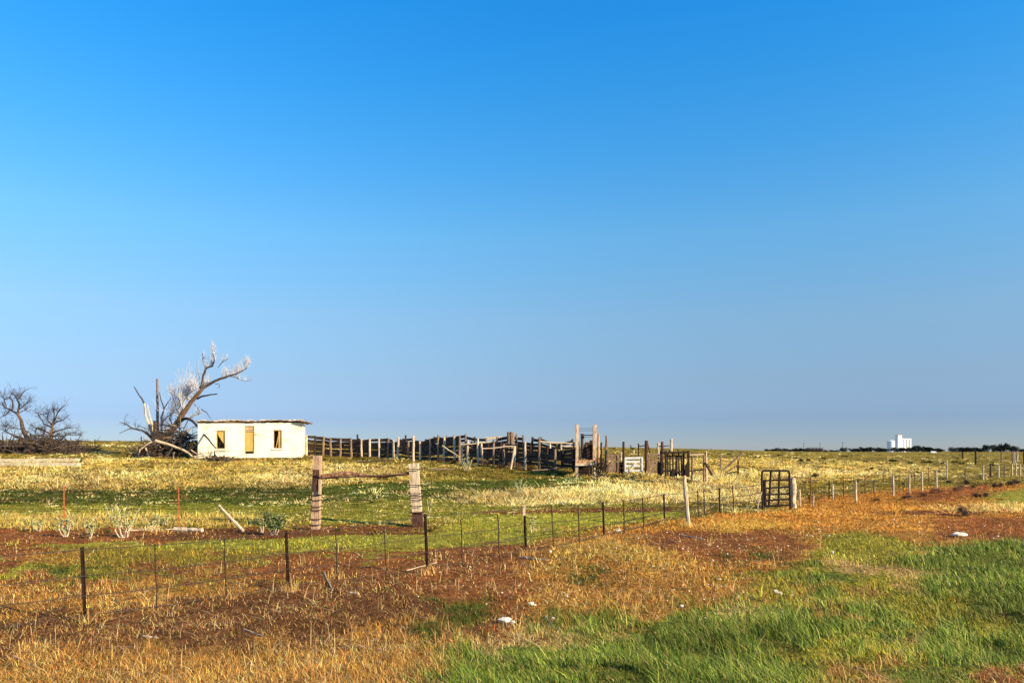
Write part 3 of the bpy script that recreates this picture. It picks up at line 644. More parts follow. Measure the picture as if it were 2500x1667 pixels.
def left_trees():
    Y = 78; t = empty('dead_tree', A(c1(260, 0)[0], Y), 'bare dead tree with crooked trunk and open top at the left edge', 'dead tree')
    b = MB(); tr = poly3([(275, 1000), (245, 950), (215, 880), (200, 800), (165, 740)], Y, c1, .04); limb(b, tr, .26, .13, 7, rough=.12); b.build('trunk', M['bark'], t)
    G1 = [([(165, 745), (100, 705), (50, 680), (0, 650)], .13), ([(165, 745), (185, 650), (160, 610), (190, 590), (230, 530)], .13), ([(120, 700), (120, 620), (90, 590), (125, 545)], .09),
          ([(175, 700), (230, 665), (300, 605)], .08), ([(100, 705), (60, 750), (0, 780)], .07), ([(185, 650), (160, 570)], .06), ([(60, 670), (40, 600), (25, 570)], .06),
          ([(260, 990), (150, 965), (60, 920), (0, 885)], .12), ([(50, 910), (50, 850)], .05), ([(215, 900), (150, 880), (120, 890)], .05), ([(180, 740), (250, 705), (240, 700)], .05)]
    b = MB(); tw = MB()
    for pts, r in G1:
        q = poly3(pts, Y, c1, .07); limb(b, q, r, .02, 5, rough=.12)
        for _ in range(13): twigs(tw, along(q, random.uniform(.3, 1)), (random.gauss(0, .7), random.gauss(0, .6), random.uniform(-.1, 1)), random.uniform(.5, 1.1), .022, 2, 2)
    b.build('limb', M['bdark'], t); tw.build('twigs', M['bdark'], t)
    Y = 77; t = empty('dead_tree', A(c1(490, 0)[0], Y), 'low bushy dead tree with dense bare twigs beside the left-edge tree', 'dead tree')
    b = MB(); tr = poly3([(480, 1040), (490, 960), (500, 880), (505, 820)], Y, c1, .04); limb(b, tr, .2, .09, 7, rough=.12); b.build('trunk', M['bark'], t)
    G2 = [([(500, 860), (450, 800), (480, 690)], .10), ([(505, 830), (540, 760), (575, 700), (620, 660)], .10), ([(500, 880), (420, 840), (385, 780), (360, 720)], .09), ([(505, 850), (580, 810), (650, 770)], .09),
          ([(495, 930), (580, 900), (700, 880)], .10), ([(490, 940), (400, 900), (330, 880), (290, 840)], .09), ([(480, 960), (560, 960), (740, 950), (780, 955)], .07), ([(500, 840), (520, 740), (505, 690)], .08),
          ([(490, 960), (430, 940), (340, 960)], .07), ([(385, 750), (440, 745)], .04), ([(490, 980), (620, 930), (750, 930)], .05), ([(440, 900), (350, 870), (340, 930)], .06)]
    b = MB(); tw = MB()
    for pts, r in G2:
        q = poly3(pts, Y, c1, .07); limb(b, q, r, .02, 5, rough=.12)
        for _ in range(15): twigs(tw, along(q, random.uniform(.2, 1)), (random.gauss(0, .8), random.gauss(0, .6), random.uniform(-.1, .9)), random.uniform(.4, 1.0), .020, 2, 2)
    b.build('limb', M['bdark'], t); tw.build('twigs', M['bdark'], t)
left_trees()
def slabs():
    Y = 56.5
    for (a, b_, r0, r1, Y, lab) in ((-40, 193, 1129.5, 1140, 55.5, 'long low pale concrete footing lying in the straw at the left edge'), (-40, 192, 1119.5, 1123.5, 60, 'thin pale concrete strip just behind the long low footing')):
        p = S(a, r1, Y); q = S(b_, r1, Y); h = (r1-r0)/F*Y
        m = MB(); m.beam(p+Vector((0, 0, h/2-.1)), q+Vector((0, 0, h/2-.1)), h+.2, .5, seg=14, rough=.02)
        tag(m.build('concrete_footing', M['stone'], base=p), lab, 'concrete footing')
slabs()

# ------------------------------------------------------------------ corral
def c3(x, y): return (720+x*.1913, 1020+y*.1913)
def c4(x, y): return (1080+x*.17007, 1020+y*.17007)
def c5(x, y): return (1380+x*.14456, 1020+y*.14456)
def fence_run(label, posts, Ys, rails, mat_posts, plank_m, plank_w=.15, group='wooden corral fences', sag=.06, back=.12, top_pole=False):
    """posts: (px, toprow, baserow or None, radius, material key) ; Ys: depth at first and last post"""
    n = len(posts); p0 = A(posts[0][0], Ys[0]); t = empty('corral_fence', p0, label, 'corral fence', group)
    base = []
    for i, (px, top, r, mk) in enumerate(posts):
        Y = Ys[0]+(Ys[1]-Ys[0])*(px-posts[0][0])/(posts[-1][0]-posts[0][0]); b = A(px, Y)
        h = EYE-(top-HY)/F*Y-b.z; q = b+Vector((random.uniform(-.07, .07), random.uniform(-.06, .06), h))
        rough_post(b, q, r, 7, 4, .88, .13).build('post', M[mk], t); base.append((b, h))
    for i in range(n-1):
        (a, ha), (b, hb) = base[i], base[i+1]
        for z0 in rails:
            if random.random() < .04: continue
            off = Vector((0, back, 0)); hm = min(ha, hb, 1e9)
            p = a+off+Vector((0, 0, min(z0*ha, z0*2.3)+random.uniform(-sag, sag))); q = b+off+Vector((0, 0, min(z0*hb, z0*2.3)+random.uniform(-sag, sag)))
            MB().beam(p, q, plank_w*random.uniform(.85, 1.15), .035, seg=2, rough=.006).build('plank', M[plank_m], t)
    return t
# posts of the run from the house to the middle of the pens
pp = [(749, 1061, 'ppale'), (769, 1064, 'pdark'), (789, 1066, 'pbrown'), (808, 1069, 'pbrown'), (831, 1069, 'pbrown'), (858, 1071, 'pbrown'), (883, 1072, 'ppale'), (903, 1070, 'ppale'), (926, 1070, 'ppale'), (947, 1070, 'pbrown'), (960, 1074, 'ppale')]
fence_run('dark plank corral fence running right from the corner of the house', [(a, b, .105, c) for a, b, c in pp], (70, 67), (.12, .32, .52, .72, .91), None, 'plank', .27)
pp = [(971, 1067, 'ppale'), (997, 1077, 'pbrown'), (1026, 1077, 'ppale'), (1050, 1070, 'pbrown'), (1069, 1062, 'pbrown'), (1083, 1067, 'ppale'), (1110, 1063, 'ppale'), (1121, 1064, 'pbrown')]
fence_run('plank corral fence with mixed pale and brown posts, middle stretch behind brown brush', [(a, b, .105, c) for a, b, c in pp], (66.5, 63.5), (.12, .32, .52, .72, .88), None, 'plank', .27)
pp = [(1127, 1084, 'ppale'), (1141, 1074, 'ppale'), (1168, 1070, 'ppale'), (1177, 1083, 'ppale'), (1204, 1074, 'pbrown'), (1231, 1084, 'pbrown'), (1256, 1088, 'ppale'), (1282, 1078, 'ppale'), (1316, 1068, 'pbrown'), (1355, 1096, 'pbrown')]
fence_run('front corral fence of bleached posts with thin pale top poles left of the chute', [(a, b, .10, c) for a, b, c in pp], (62, 56), (.15, .36, .57), None, 'plank', .24)
pp = [(985, 1070, 'pdark'), (1012, 1066, 'pbrown'), (1040, 1072, 'pdark'), (1062, 1066, 'pdark'), (1090, 1064, 'pbrown'), (1109, 1062, 'pdark'), (1136, 1059, 'pbrown'), (1159, 1066, 'pdark'), (1188, 1069, 'pbrown'), (1212, 1066, 'pbrown'), (1242, 1055, 'pdark'), (1249, 1055, 'pbrown'), (1260, 1060, 'pbrown'), (1278, 1062, 'pbrown'), (1299, 1067, 'pdark'), (1320, 1067, 'pdark'), (1360, 1080, 'pbrown'), (1396, 1072, 'char')]
fence_run('rear corral fence of dark planks with posts poking above the skyline', [(a, b, .12, c) for a, b, c in pp], (80, 68), (.14, .32, .50, .68, .86), None, 'plank', .26)
pp = [(1150, 1077, 'pdark'), (1190, 1080, 'pdark'), (1222, 1078, 'pdark'), (1262, 1080, 'pdark'), (1295, 1086, 'pdark'), (1336, 1090, 'pdark'), (1372, 1098, 'pdark'), (1403, 1092, 'pdark')]
fence_run('nearly solid dark board fence inside the pens, left of the chute', [(a, b, .12, c) for a, b, c in pp], (66, 60), (.10, .29, .48, .67, .86), None, 'plank', .24)
pp = [(855, 1078, 'pdark'), (873, 1060, 'pdark'), (900, 1078, 'pdark'), (930, 1080, 'pdark'), (942, 1078, 'pdark'), (955, 1078, 'pdark'), (992, 1062, 'pdark')]
fence_run('short dark inner corral fence seen through the planks near the house', [(a, b, .10, c) for a, b, c in pp], (74, 71), (.2, .4, .6, .75), None, 'plank', .26)
def single_post(px, top, base, w, mk, label, name='wooden_post', cat='post', lean=0, group=None, n=8, Y=None, seg=6):
    g = G(px, base) if Y is None else A(px, Y); h = (base-top)/F*g.y if Y is None else EYE-(top-HY)/F*Y-g.z
    o = rough_post(g, g+Vector((lean/F*g.y, 0, h)), w/2/F*g.y, n, seg).build(name, M[mk], base=g); return tag(o, label, cat, group)
single_post(1009, 1064, 1126, 6.5, 'ppale', 'brightest bleached tall post standing before the corral fence')
def poles(name, lab, segs, r, mk, cat='pole', group=None):
    t = None
    for (x0, y0, x1, y1, Y) in segs:
        a = S(x0, y0, Y); b = S(x1, y1, Y)
        m = MB(); m.tube([a, a.lerp(b, .35)+Vector((0, 0, -.03)), a.lerp(b, .7)+Vector((0, 0, .02)), b], [r, r*.95, r*.85, r*.7], 6, rough=.15)
        tag(m.build(name, M[mk], base=a), lab, cat, group)
RG = 'pale poles nailed along the pens'
poles('top_rail', 'thin pale pole rail on the posts left of the middle of the pens', [(1125, 1085, 1200, 1079, 61.5)], .06, 'ppale', 'rail', RG)
poles('top_rail', 'pale pole rail rising gently to the leaning forked post', [(1178, 1095, 1258, 1088.5, 59)], .06, 'ppale', 'rail', RG)
poles('top_rail', 'bright white pole rail above the gap just left of the chute', [(1318, 1078, 1404, 1083, 59)], .07, 'bare', 'rail', RG)
poles('top_rail', 'lower short pale rail meeting the left leg of the chute', [(1370, 1088, 1406, 1091, 57)], .06, 'ppale', 'rail', RG)
poles('fallen_pole', 'long thin pole lying slanted on the ground before the pens', [(1300, 1148, 1385, 1140.5, 53)], .05, 'pbrown', 'pole')
poles('fallen_pole', 'pale pole slanting down across the brown brush', [(1080, 1087, 1124, 1117, 63)], .045, 'ppale', 'pole')
poles('leaning_post', 'pale forked post leaning against the front corral fence', [(1247, 1146, 1256, 1090, 55.5)], .07, 'ppale', 'post')
poles('fallen_pole', 'grey log lying on the grass below the left pens', [(1052, 1144, 1108, 1147, 52)], .07, 'pbrown', 'log')
poles('fallen_pole', 'second dark log on the grass further left below the pens', [(868, 1128, 955, 1122, 60)], .06, 'bdark', 'log')
for i, (a, t_, b_) in enumerate([(1343, 1078, 1094), (1370, 1084, 1098)]):
    poles('stub_post', 'short pale stub holding the white rail, %s' % ('farther from the chute' if i == 0 else 'nearer the chute'), [(a, b_, a, t_, 59)], .07, 'ppale', 'stub', 'stubs under the white rail')
def tall_block():
    g = A(1246, 70); t = empty('gate_posts', g, 'pair of thick adjoining posts standing tallest among the rear pens', 'gate post')
    for x, w in ((1242, .18), (1250, .22)):
        b = A(x, 70); b.y -= .1; rough_post(b, Vector((b.x, b.y, EYE-(1055.5-HY)/F*70)), w, 7, 4, 1).build('post', M['pbrown'], t)
tall_block()
def white_boards():
    for i, (x0, x1, y0, y1) in enumerate([(1186, 1216, 1066, 1073), (1217, 1226, 1064, 1074)]):
        a = S(x0, (y0+y1)/2, 78); b = S(x1, (y0+y1)/2-1.5, 78); m = MB(); m.beam(a, b, (y1-y0)/F*78*.7, .05, seg=4, rough=.04)
        tag(m.build('loose_board', M['bare'], base=a), ['long whitened board on top of the rear pens', 'short upright whitened board on top of the rear pens'][i], 'board')
white_boards()
# loading chute
def chute():
    Y = 52; zg = A(1430, Y).z; g = A(1430, Y); t = empty('loading_chute', g, 'tall weathered timber cattle loading chute with a plank platform', 'loading chute')
    def P(px, row, dy=0): q = S(px, row, Y); return Vector((q.x, Y+dy, q.z))
    def up(px0, px1, top, base, mk, w, dy=0, tt=.15):
        m = MB(); a = P(px0, base, dy); b = P(px1, top, dy); a.z -= .25; m.beam(a, b, w, tt, (1, 0, 0), seg=6, rough=.008); m.build('upright', M[mk], t)
    up(1408, 1410.5, 1036, 1163, 'ppale', .17); up(1406, 1407, 1036, 1161, 'porange', .07, .02, .19)
    up(1452, 1454, 1037, 1164, 'ppale', .15); up(1448.5, 1449.5, 1037, 1164, 'porange', .11, .02, .19)
    for px, top, mk in ((1408, 1050, 'pdark'), (1452, 1052, 'pdark')):                        # rear uprights
        a = P(px, 1150, 2.6); a.x *= 1; m = MB(); q = Vector(a); q.z = P(px, 1078).z; m.beam(Vector((a.x, a.y, zg-.2)), q, .15, .15, (1, 0, 0), seg=3, rough=.01); m.build('upright', M[mk], t)
    m = MB(); m.beam(P(1404.5, 1127.5, -.12), P(1454.5, 1127, -.12), .24, .08, seg=6, rough=.012); m.build('platform_board', M['porange'], t)
    m = MB(); m.beam(P(1404, 1133.5, -.16), P(1455, 1133, -.16), .17, .10, seg=6, rough=.01); m.build('platform_board', M['ppale'], t)
    m = MB()
    for k in range(7): m.beam(P(1405, 1123, .1+k*.36), P(1454, 1123, .1+k*.36), .05, .33, seg=2, rough=.01)
    m.build('deck', M['pbrown'], t)
    for row, r in ((1046, .012), (1051, .012), (1062, .035), (1066.5, .012)):
        m = MB(); m.tube([P(1411 if row < 1060 else 1424, row, .05), P(1450, row-.3, .05)], r, 5); m.build('crossbar', M['rust'], t)
    # side walls running back and down from the deck
    for px, sgn in ((1413, -1), (1448, 1)):
        for k in range(5):
            a = P(px, 1119-k*8.5, .15); b = Vector((a.x+sgn*.1, a.y+4.5, a.z-.75-(.0))); m = MB(); m.beam(a, b, .20, .04, seg=3, rough=.01); m.build('side_plank', M['pdark'], t)
    # tailboard leaning inside, and stub posts
    for px0, px1, top, bot, mk, w in ((1423, 1424, 1058, 1120, 'pbrown', .22), (1431, 1437, 1080, 1120, 'pdark', .34), (1440, 1436, 1078, 1120, 'pbrown', .2), (1444, 1445, 1074, 1120, 'pdark', .2), (1416, 1413, 1070, 1120, 'ppale', .14), (1426, 1433, 1085, 1118, 'pdark', .3)):
        m = MB(); m.beam(P(px0, bot, .6), P(px1, top, .6), w, .08, (1, 0, 0), seg=4, rough=.02); m.build('inner_board', M[mk], t)
    m = MB(); m.beam(P(1422, 1067, .5), P(1428, 1067, .5), .12, .12); m.build('bracket', M['rust'], t)
    m = MB()
    for k in range(6): m.beam(P(1412, 1140+k*4, 2.4), P(1447, 1140+k*4, 2.4), .16, .04)
    m.build('back_board', M['pdark'], t)
chute()
def beside():
    GG = 'posts right of the loading chute'
    for px, top, base, w, mk, lab, ln in [
        (1461, 1060, 1160, 6, 'porange', 'tall orange stained post just right of the chute', 0), (1478, 1064, 1152, 7, 'pbrown', 'thick grey brown post behind the broken wheels', 3), (1468, 1080, 1150, 5, 'pdark', 'dark post between the two posts right of the chute', 0),
        (1522, 1078, 1156, 6, 'pdark', 'tall dark post at the left side of the white gate', 0), (1578, 1076, 1158, 9, 'char', 'thick black post at the right side of the white gate', 0), (1588, 1084, 1112, 3, 'char', 'slim dark strut leaning beside the thick black post', -6),
        (1559, 1082, 1114, 3.5, 'pdark', 'short slim dark post seen above the white gate', 0), (1617, 1078, 1152, 7, 'char', 'black post beside the dark cattle squeeze', 0), (1607, 1081, 1113, 6, 'ppale', 'pale bleached post left of the black squeeze post', 0),
        (1639, 1071, 1102, 7, 'ppale', 'pale post topping the skyline behind the squeeze', 0), (1547, 1098, 1109, 4, 'ppale', 'small pale stub post in the far grass above the gate', 0), (1517, 1103, 1125, 3, 'ppale', 'slim pale stub beside the dark gate post', 0)]:
        single_post(px, top, base, w, mk, lab, lean=ln, group=GG)
    poles('rail', 'dark rail joining the short dark post to the black post', [(1559, 1088, 1576, 1088, 58)], .05, 'pdark', 'rail')
    poles('rail', 'dark rail joining the black squeeze post to the skyline post', [(1608, 1089, 1634, 1088, 62)], .05, 'pdark', 'rail')
    # wheels / tangle of scrap
    t = empty('scrap_pile', A(1466, 51.5), 'tangle of rusty wheels and bent iron right of the chute', 'scrap pile')
    for cx_, row, r, dy in ((1464, 1131, .34, 0), (1470, 1145, .42, .3), (1462, 1152, .3, .5)):
        c = S(cx_, row, 51.5+dy); m = MB(); tilt = random.uniform(-.4, .4)
        ring = [c+Vector((math.cos(a)*r, math.sin(a)*r*math.sin(tilt), math.sin(a)*r)) for a in [k*math.pi/8 for k in range(17)]]
        m.tube(ring, .03, 5, cap=False)
        for k in range(0, 16, 2): m.tube([c, ring[k]], .018, 4)
        m.tube([c+Vector((0, -.08, 0)), c+Vector((0, .08, 0))], .07, 8); m.build('wheel', M['rust'], t)
    m = MB()
    for _ in range(60):
        p = S(random.uniform(1456, 1480), random.uniform(1118, 1160), 51.5+random.uniform(-.5, .5)); p.z = max(p.z, float(zt(p.x, p.y))+.05); e = Vector([random.gauss(0, 1) for _ in range(3)]).normalized()*random.uniform(.2, .6); m.tube([p, p+e], .022, 4)
    m.build('bent_iron', M['rust'], t)
    # low plank gate
    def gate(label, x0, x1, Y, rows, th, mk, diag=None, ends=True, cat='gate', pad=0, solid=None):
        g = A((x0+x1)/2, Y); t = empty('gate', g, label, cat)
        for r in rows:
            m = MB(); m.beam(S(x0, r, Y), S(x1, r+random.uniform(-.6, .6), Y), th, .04, seg=4, rough=.006); m.build('rail', M[mk], t)
        for x in (x0+1, x1-1):
            m = MB(); m.beam(S(x, rows[-1]+5, Y-.05), S(x, rows[0]-1.5, Y-.05), .12, .05, (1, 0, 0)); m.build('stile', M[mk], t)
        if diag: m = MB(); m.beam(S(diag[0], diag[1], Y-.09), S(diag[2], diag[3], Y-.09), .10, .03); m.build('brace', M[mk], t)
        return t
    gate('white painted wooden field gate with one diagonal brace', 1526, 1569, 54.2, [1118, 1126.5, 1137, 1148.5], .15, 'wpaint', (1533, 1157, 1553, 1128))
    gate('low brown plank gate panel left of the white gate', 1482, 1510, 54, [1112, 1121, 1131, 1138, 1144, 1149], .20, 'pbrown')
    gate('dark battered plank fence panel between white gate and squeeze', 1581, 1612, 54.5, [1110, 1119, 1127, 1133, 1139, 1147, 1152], .15, 'pbrown', cat='fence panel')
    gate('black plank panel standing just behind the white gate', 1512, 1521, 54.6, [1131, 1136, 1141, 1146, 1151], .16, 'pdark', cat='fence panel')
    # squeeze
    Y = 51; t = empty('cattle_squeeze', A(1652, Y), 'black steel cattle squeeze cage with upright bars', 'cattle squeeze')
    Z = lambda px, row, dy=0: S(px, row, Y)+Vector((0, dy, 0))
    m = MB()
    for dy in (0, 1.6):
        for px in (1625, 1681): m.beam(Z(px, 1163, dy), Z(px+random.uniform(-1, 1), 1100, dy), .13, .13, (1, 0, 0))
        m.beam(Z(1622, 1105, dy), Z(1683, 1104, dy), .12, .08); m.beam(Z(1624, 1150, dy), Z(1682, 1153, dy), .10, .08)
    for px in (1625, 1681): m.beam(Z(px, 1104), Z(px, 1104, 1.6), .10, .08)
    m.build('frame', M['rust'], t)
    for k, px in enumerate((1632, 1638, 1645, 1652, 1660, 1666, 1671)):
        b = MB(); b.beam(Z(px, 1162, .2), Z(px+random.uniform(-2, 2), 1112 if k % 2 else 1106, .2), .09 if k != 3 else .16, .06, (1, 0, 0)); b.build('bar', M['rust'], t)
    b = MB(); b.beam(Z(1631, 1113, .2), Z(1672, 1112, .2), .08, .06); b.beam(Z(1640, 1145, .1), Z(1668, 1162, .1), .06, .05); b.build('head_rail', M['rust'], t)
    for px0, px1, w, top in ((1674, 1680, .55, 1128), (1640, 1645, .42, 1145)):
        b = MB(); vs = [Z(px0-3, 1163, -.1), Z(px1+2, 1164, -.1), Z(px1+2, top+6, -.1), Z(px1-2, top, -.1), Z(px0-1, top+9, -.1)]
        b.add(vs+[v+Vector((0, .2, 0)) for v in vs], [(0, 1, 2, 3, 4), (9, 8, 7, 6, 5)]+[(i, i+5, (i+1) % 5+5, (i+1) % 5) for i in range(5)]); b.build('side_plate', M['rust'], t)
    for px in (1637, 1658): b = MB(); b.beam(Z(px, 1106, .05), Z(px-4, 1097, .05), .07, .05); b.build('lever', M['rust'], t)
    b = MB()
    for px in (1612, 1618): b.beam(Z(px, 1158, .3), Z(px, 1128, .3), .26, .1, (1, 0, 0), seg=4, rough=.03)
    b.build('side_plate', M['rust'], t)
    # rail fence to the right
    Y = 54; t = empty('rail_fence', A(1700, Y), 'broken pole rail fence right of the dark squeeze', 'rail fence')
    for px, top, base, mk in ((1718, 1109, 1145, 'pbrown'), (1724, 1101, 1130, 'ppale'), (1690, 1112, 1150, 'pbrown')):
        b = S(px, base, Y); b.z = A(px, Y).z; rough_post(b, S(px, top, Y), .08).build('post', M[mk], t)
    b = MB(); b.tube([S(1684, 1111, Y), S(1718, 1109, Y)], .06, 6, rough=.1); b.build('rail', M['ppale'], t)
    b = MB(); b.tube([S(1684, 1149, Y), S(1722, 1146, Y)], .05, 6, rough=.1); b.build('rail', M['pdark'], t)
    b = MB(); b.beam(S(1722, 1130, Y), S(1738, 1158, Y-2), .16, .10); b.build('strut', M['char'], t)
    t = empty('leaning_timbers', A(1790, 56), 'brown timbers propped in a slant in the far straw', 'timbers')
    for a, b_, r, mk in (((1765, 1148), (1816, 1103), .08, 'pbrown'), ((1771, 1155), (1803, 1133), .06, 'pbrown'), ((1774, 1156), (1803, 1150), .05, 'pdark'), ((1802, 1157), (1802, 1124), .06, 'pdark'), ((1760, 1146), (1759, 1111), .07, 'pbrown')):
        b = MB(); b.tube([S(*a, 55), S(*b_, 55)], r, 6, rough=.12); b.build('timber', M[mk], t)
beside()

# ------------------------------------------------------------------ the big gateway posts with their rail
def wrap_wire(m, c, r, z, n=10):
    ring = [Vector((c.x+math.cos(a)*r*1.06, c.y+math.sin(a)*r*1.06, z+.02*math.sin(a*2))) for a in [k*2*math.pi/n for k in range(n+1)]]; m.tube(ring, .012, 4, cap=False)
def gateway():
    a = G(775, 1292); b = G(1019, 1286); Ya = a.y; Yb = b.y
    t = empty('fence_brace', a, 'two thick weathered gateway posts joined by a rough charred rail', 'gateway')
    def sq_post(p, top, w, mk, label=None):
        m = MB(); m.beam(Vector((p.x, p.y, p.z-.2)), top, w, w*.9, (1, 0, 0), seg=12, rough=w*.05); o = m.build('post', M[mk], t)
        if label: o['label'] = label
        return o
    sa = S(775, 1112, Ya); sa.y += .02
    q = S(771, 1292, Ya); q.z = a.z
    sq_post(q, sa, 19/F*Ya, 'ppink', 'pinkish left post')
    m = MB(); m.beam(S(772.5, 1197, Ya-.16), S(771.5, 1146, Ya-.16), 15/F*Ya, .05, (1, 0, 0), seg=5, rough=.012); m.build('burnt_patch', M['char'], t)
    m = MB(); m.beam(S(781, 1206, Ya-.18), S(781.5, 1170, Ya-.18), 6/F*Ya, .10, (1, 0, 0), seg=3, rough=.008); m.build('splint', M['ppale'], t)
    sb = S(1010, 1131, Yb); q = S(1021, 1288, Yb); q.z = b.z
    d = sb-q; mid = q+d*.24
    m = MB(); m.beam(mid, sb, 23/F*Yb, .30, (1, 0, 0), seg=12, rough=.014); o = m.build('post', M['ppale'], t); o['label'] = 'bleached right post'
    m = MB(); m.beam(Vector((q.x, q.y, q.z-.2)), mid-d*.002, 25/F*Yb, .33, (1, 0, 0), seg=4, rough=.014); m.build('charred_foot', M['char'], t)
    m = MB()
    for row in (1208, 1220, 1235, 1244, 1266, 1280): c = q.lerp(sb, 0); wrap_box(t, S(770.5+(1292-row)*.022, row, Ya), 20/F*Ya)
    for row in (1145, 1184, 1205, 1211, 1220, 1235, 1251): wrap_box(t, q.lerp(sb, (1288-row)/157), 25/F*Yb)
    # vertical cracks
    p0 = S(784, 1163, Ya); p1 = S(998, 1156, Yb)
    m = MB(); pts = []; rr = []
    for k in range(13):
        u = k/12; pts.append(p0.lerp(p1, u)+Vector((0, 0, .06*math.sin(u*7)+random.uniform(-.02, .02)))); rr.append((.09-.045*u)*random.uniform(.8, 1.2))
    m.tube(pts, rr, 8, rough=.22); m.build('rail', M['railm'], t)
    m = MB(); m.tube([S(770, 1158, Ya-.25), S(785, 1168, Ya-.2)], .02, 5); m.tube([S(784, 1168, Ya-.2), S(830, 1165, Ya-.1), S(990, 1158, Yb-.15)], .025, 5); m.build('wire', M['rust'], t)
def wrap_box(t, c, w):
    m = MB()
    h = w*.56; z = c.z; j = lambda: random.uniform(-.012, .012)
    pts = [Vector((c.x-h, c.y-h, z+j())), Vector((c.x+h, c.y-h, z+j())), Vector((c.x+h, c.y+h, z)), Vector((c.x-h, c.y+h, z)), Vector((c.x-h, c.y-h, z))]
    m.tube(pts, .016, 4, cap=False); m.build('wrapped_wire', M['wire'], t)
gateway()

# ------------------------------------------------------------------ wire fence in front
def t_post(mb, p, h, lean=0, w=.055):
    q = p+Vector((lean, 0, h)); b = Vector((p.x, p.y, p.z-.2))
    mb.beam(b, q, w, .010, (1, 0, 0)); mb.beam(b+Vector((0, -.026, 0)), q+Vector((0, -.026, 0)), .010, .042, (1, 0, 0))
    n = int(h/.055)
    for k in range(n): c = p.lerp(q, (k+.5)/n); mb.box(c+Vector((0, -.050, 0)), (.016, .010, .018))
def front_fence():
    P = [(-582, 1634, 1.3, -.03), (209, 1518, None, 1335), (705, 1440, None, 1294), (1044, 1398, None, 1254), (1285, 1352, None, 1233), (1475, 1312, None, 1225), (1623, 1274, None, 1205), (1758, 1252, None, 1190)]
    xs = []
    t = None
    for i, (px, row, h, top) in enumerate(P):
        if i == 0: g = Vector((-10.3, 10.4, 0)); g.z = float(zt(g.x, g.y)); h = 1.3; lean = -.05
        else: g = G(px, row); h = (row-top)/F*g.y; lean = -.06 if i < 5 else -.04
        xs.append((g, h, lean))
    t = empty('wire_fence', xs[1][0], 'rusty barbed wire fence on steel posts crossing the foreground', 'wire fence')
    for i, (g, h, lean) in enumerate(xs):
        m = MB(); t_post(m, g, h, lean, .062 if i < 3 else .07)
        o = m.build('post', M['rust'], t)
        if i == 4: o['label'] = 'pale topped slim post'
    m = MB(); g, h, lean = xs[4]; m.box(g+Vector((lean, -.03, h-.13)), (.075, .06, .30)); m.build('post_cap', M['ppale'], t)
    g = G(1681, 1284); o = rough_post(g, g+Vector((-.17, 0, (1284-1162)/F*g.y)), .085, 9, 8, .85, .1).build('timber_post', M['ppale'], t); o['label'] = 'tall bleached round timber post'
    end = G(1858, 1240); ends = xs+[(end, 1.25, 0)]
    def wp(i, f): g, h, lean = ends[i]; return g+Vector((lean*f, -.05, h*f))
    for f in (.97, .62, .36, .10):
        m = MB(); pts = []
        for i in range(len(ends)-1):
            a, b = wp(i, f), wp(i+1, f)
            for k in range(8):
                u = k/8; q = a.lerp(b, u); q.z -= .05*4*u*(1-u)*random.uniform(.7, 1.1); q.z = max(q.z, float(zt(q.x, q.y))+.04); pts.append(q)
        pts.append(wp(len(ends)-1, f)); m.tube(pts, [max(.009, .0005*p.y) for p in pts], 4, cap=False)
        L = 0
        for a, b in zip(pts, pts[1:]):
            n = int((b-a).length/.14)
            if a.y < 24:
                for k in range(n):
                    q = a.lerp(b, (k+.5)/n); e = Vector((random.gauss(0, 1), random.gauss(0, 1), random.gauss(0, 1))).normalized()*.02; m.tube([q-e, q+e], .004, 3, cap=False)
        m.build('wire', M['wire'], t)
    # thin droppers between the posts
    for px, row, top in ((388, 1466, 1330), (556, 1462, 1315), (826, 1412, 1300), (944, 1396, 1262), (1130, 1340, 1250), (1220, 1335, 1258), (1351, 1340, 1262), (1415, 1325, 1258), (1524, 1290, 1224), (1571, 1270, 1223), (1705, 1255, 1210), (1720, 1262, 1205), (1790, 1248, 1190)):
        # stand it on the line between its neighbouring posts
        u = (px-CX)/F; best = None
        for (a, _, _), (b, _, _) in zip(ends, ends[1:]):
            den = (b.x-a.x)-u*(b.y-a.y); s = (u*a.y-a.x)/den
            if 0 <= s <= 1: best = a.lerp(b, s)
        g = best; g.z = float(zt(g.x, g.y)); m = MB(); h = 1.22
        pts = [g+Vector((-.05*k/6+random.uniform(-.012, .012), -.06, h*k/6)) for k in range(7)]; m.tube(pts, max(.011, g.y*.0008), 5); m.build('dropper', M['wire'], t)
front_fence()

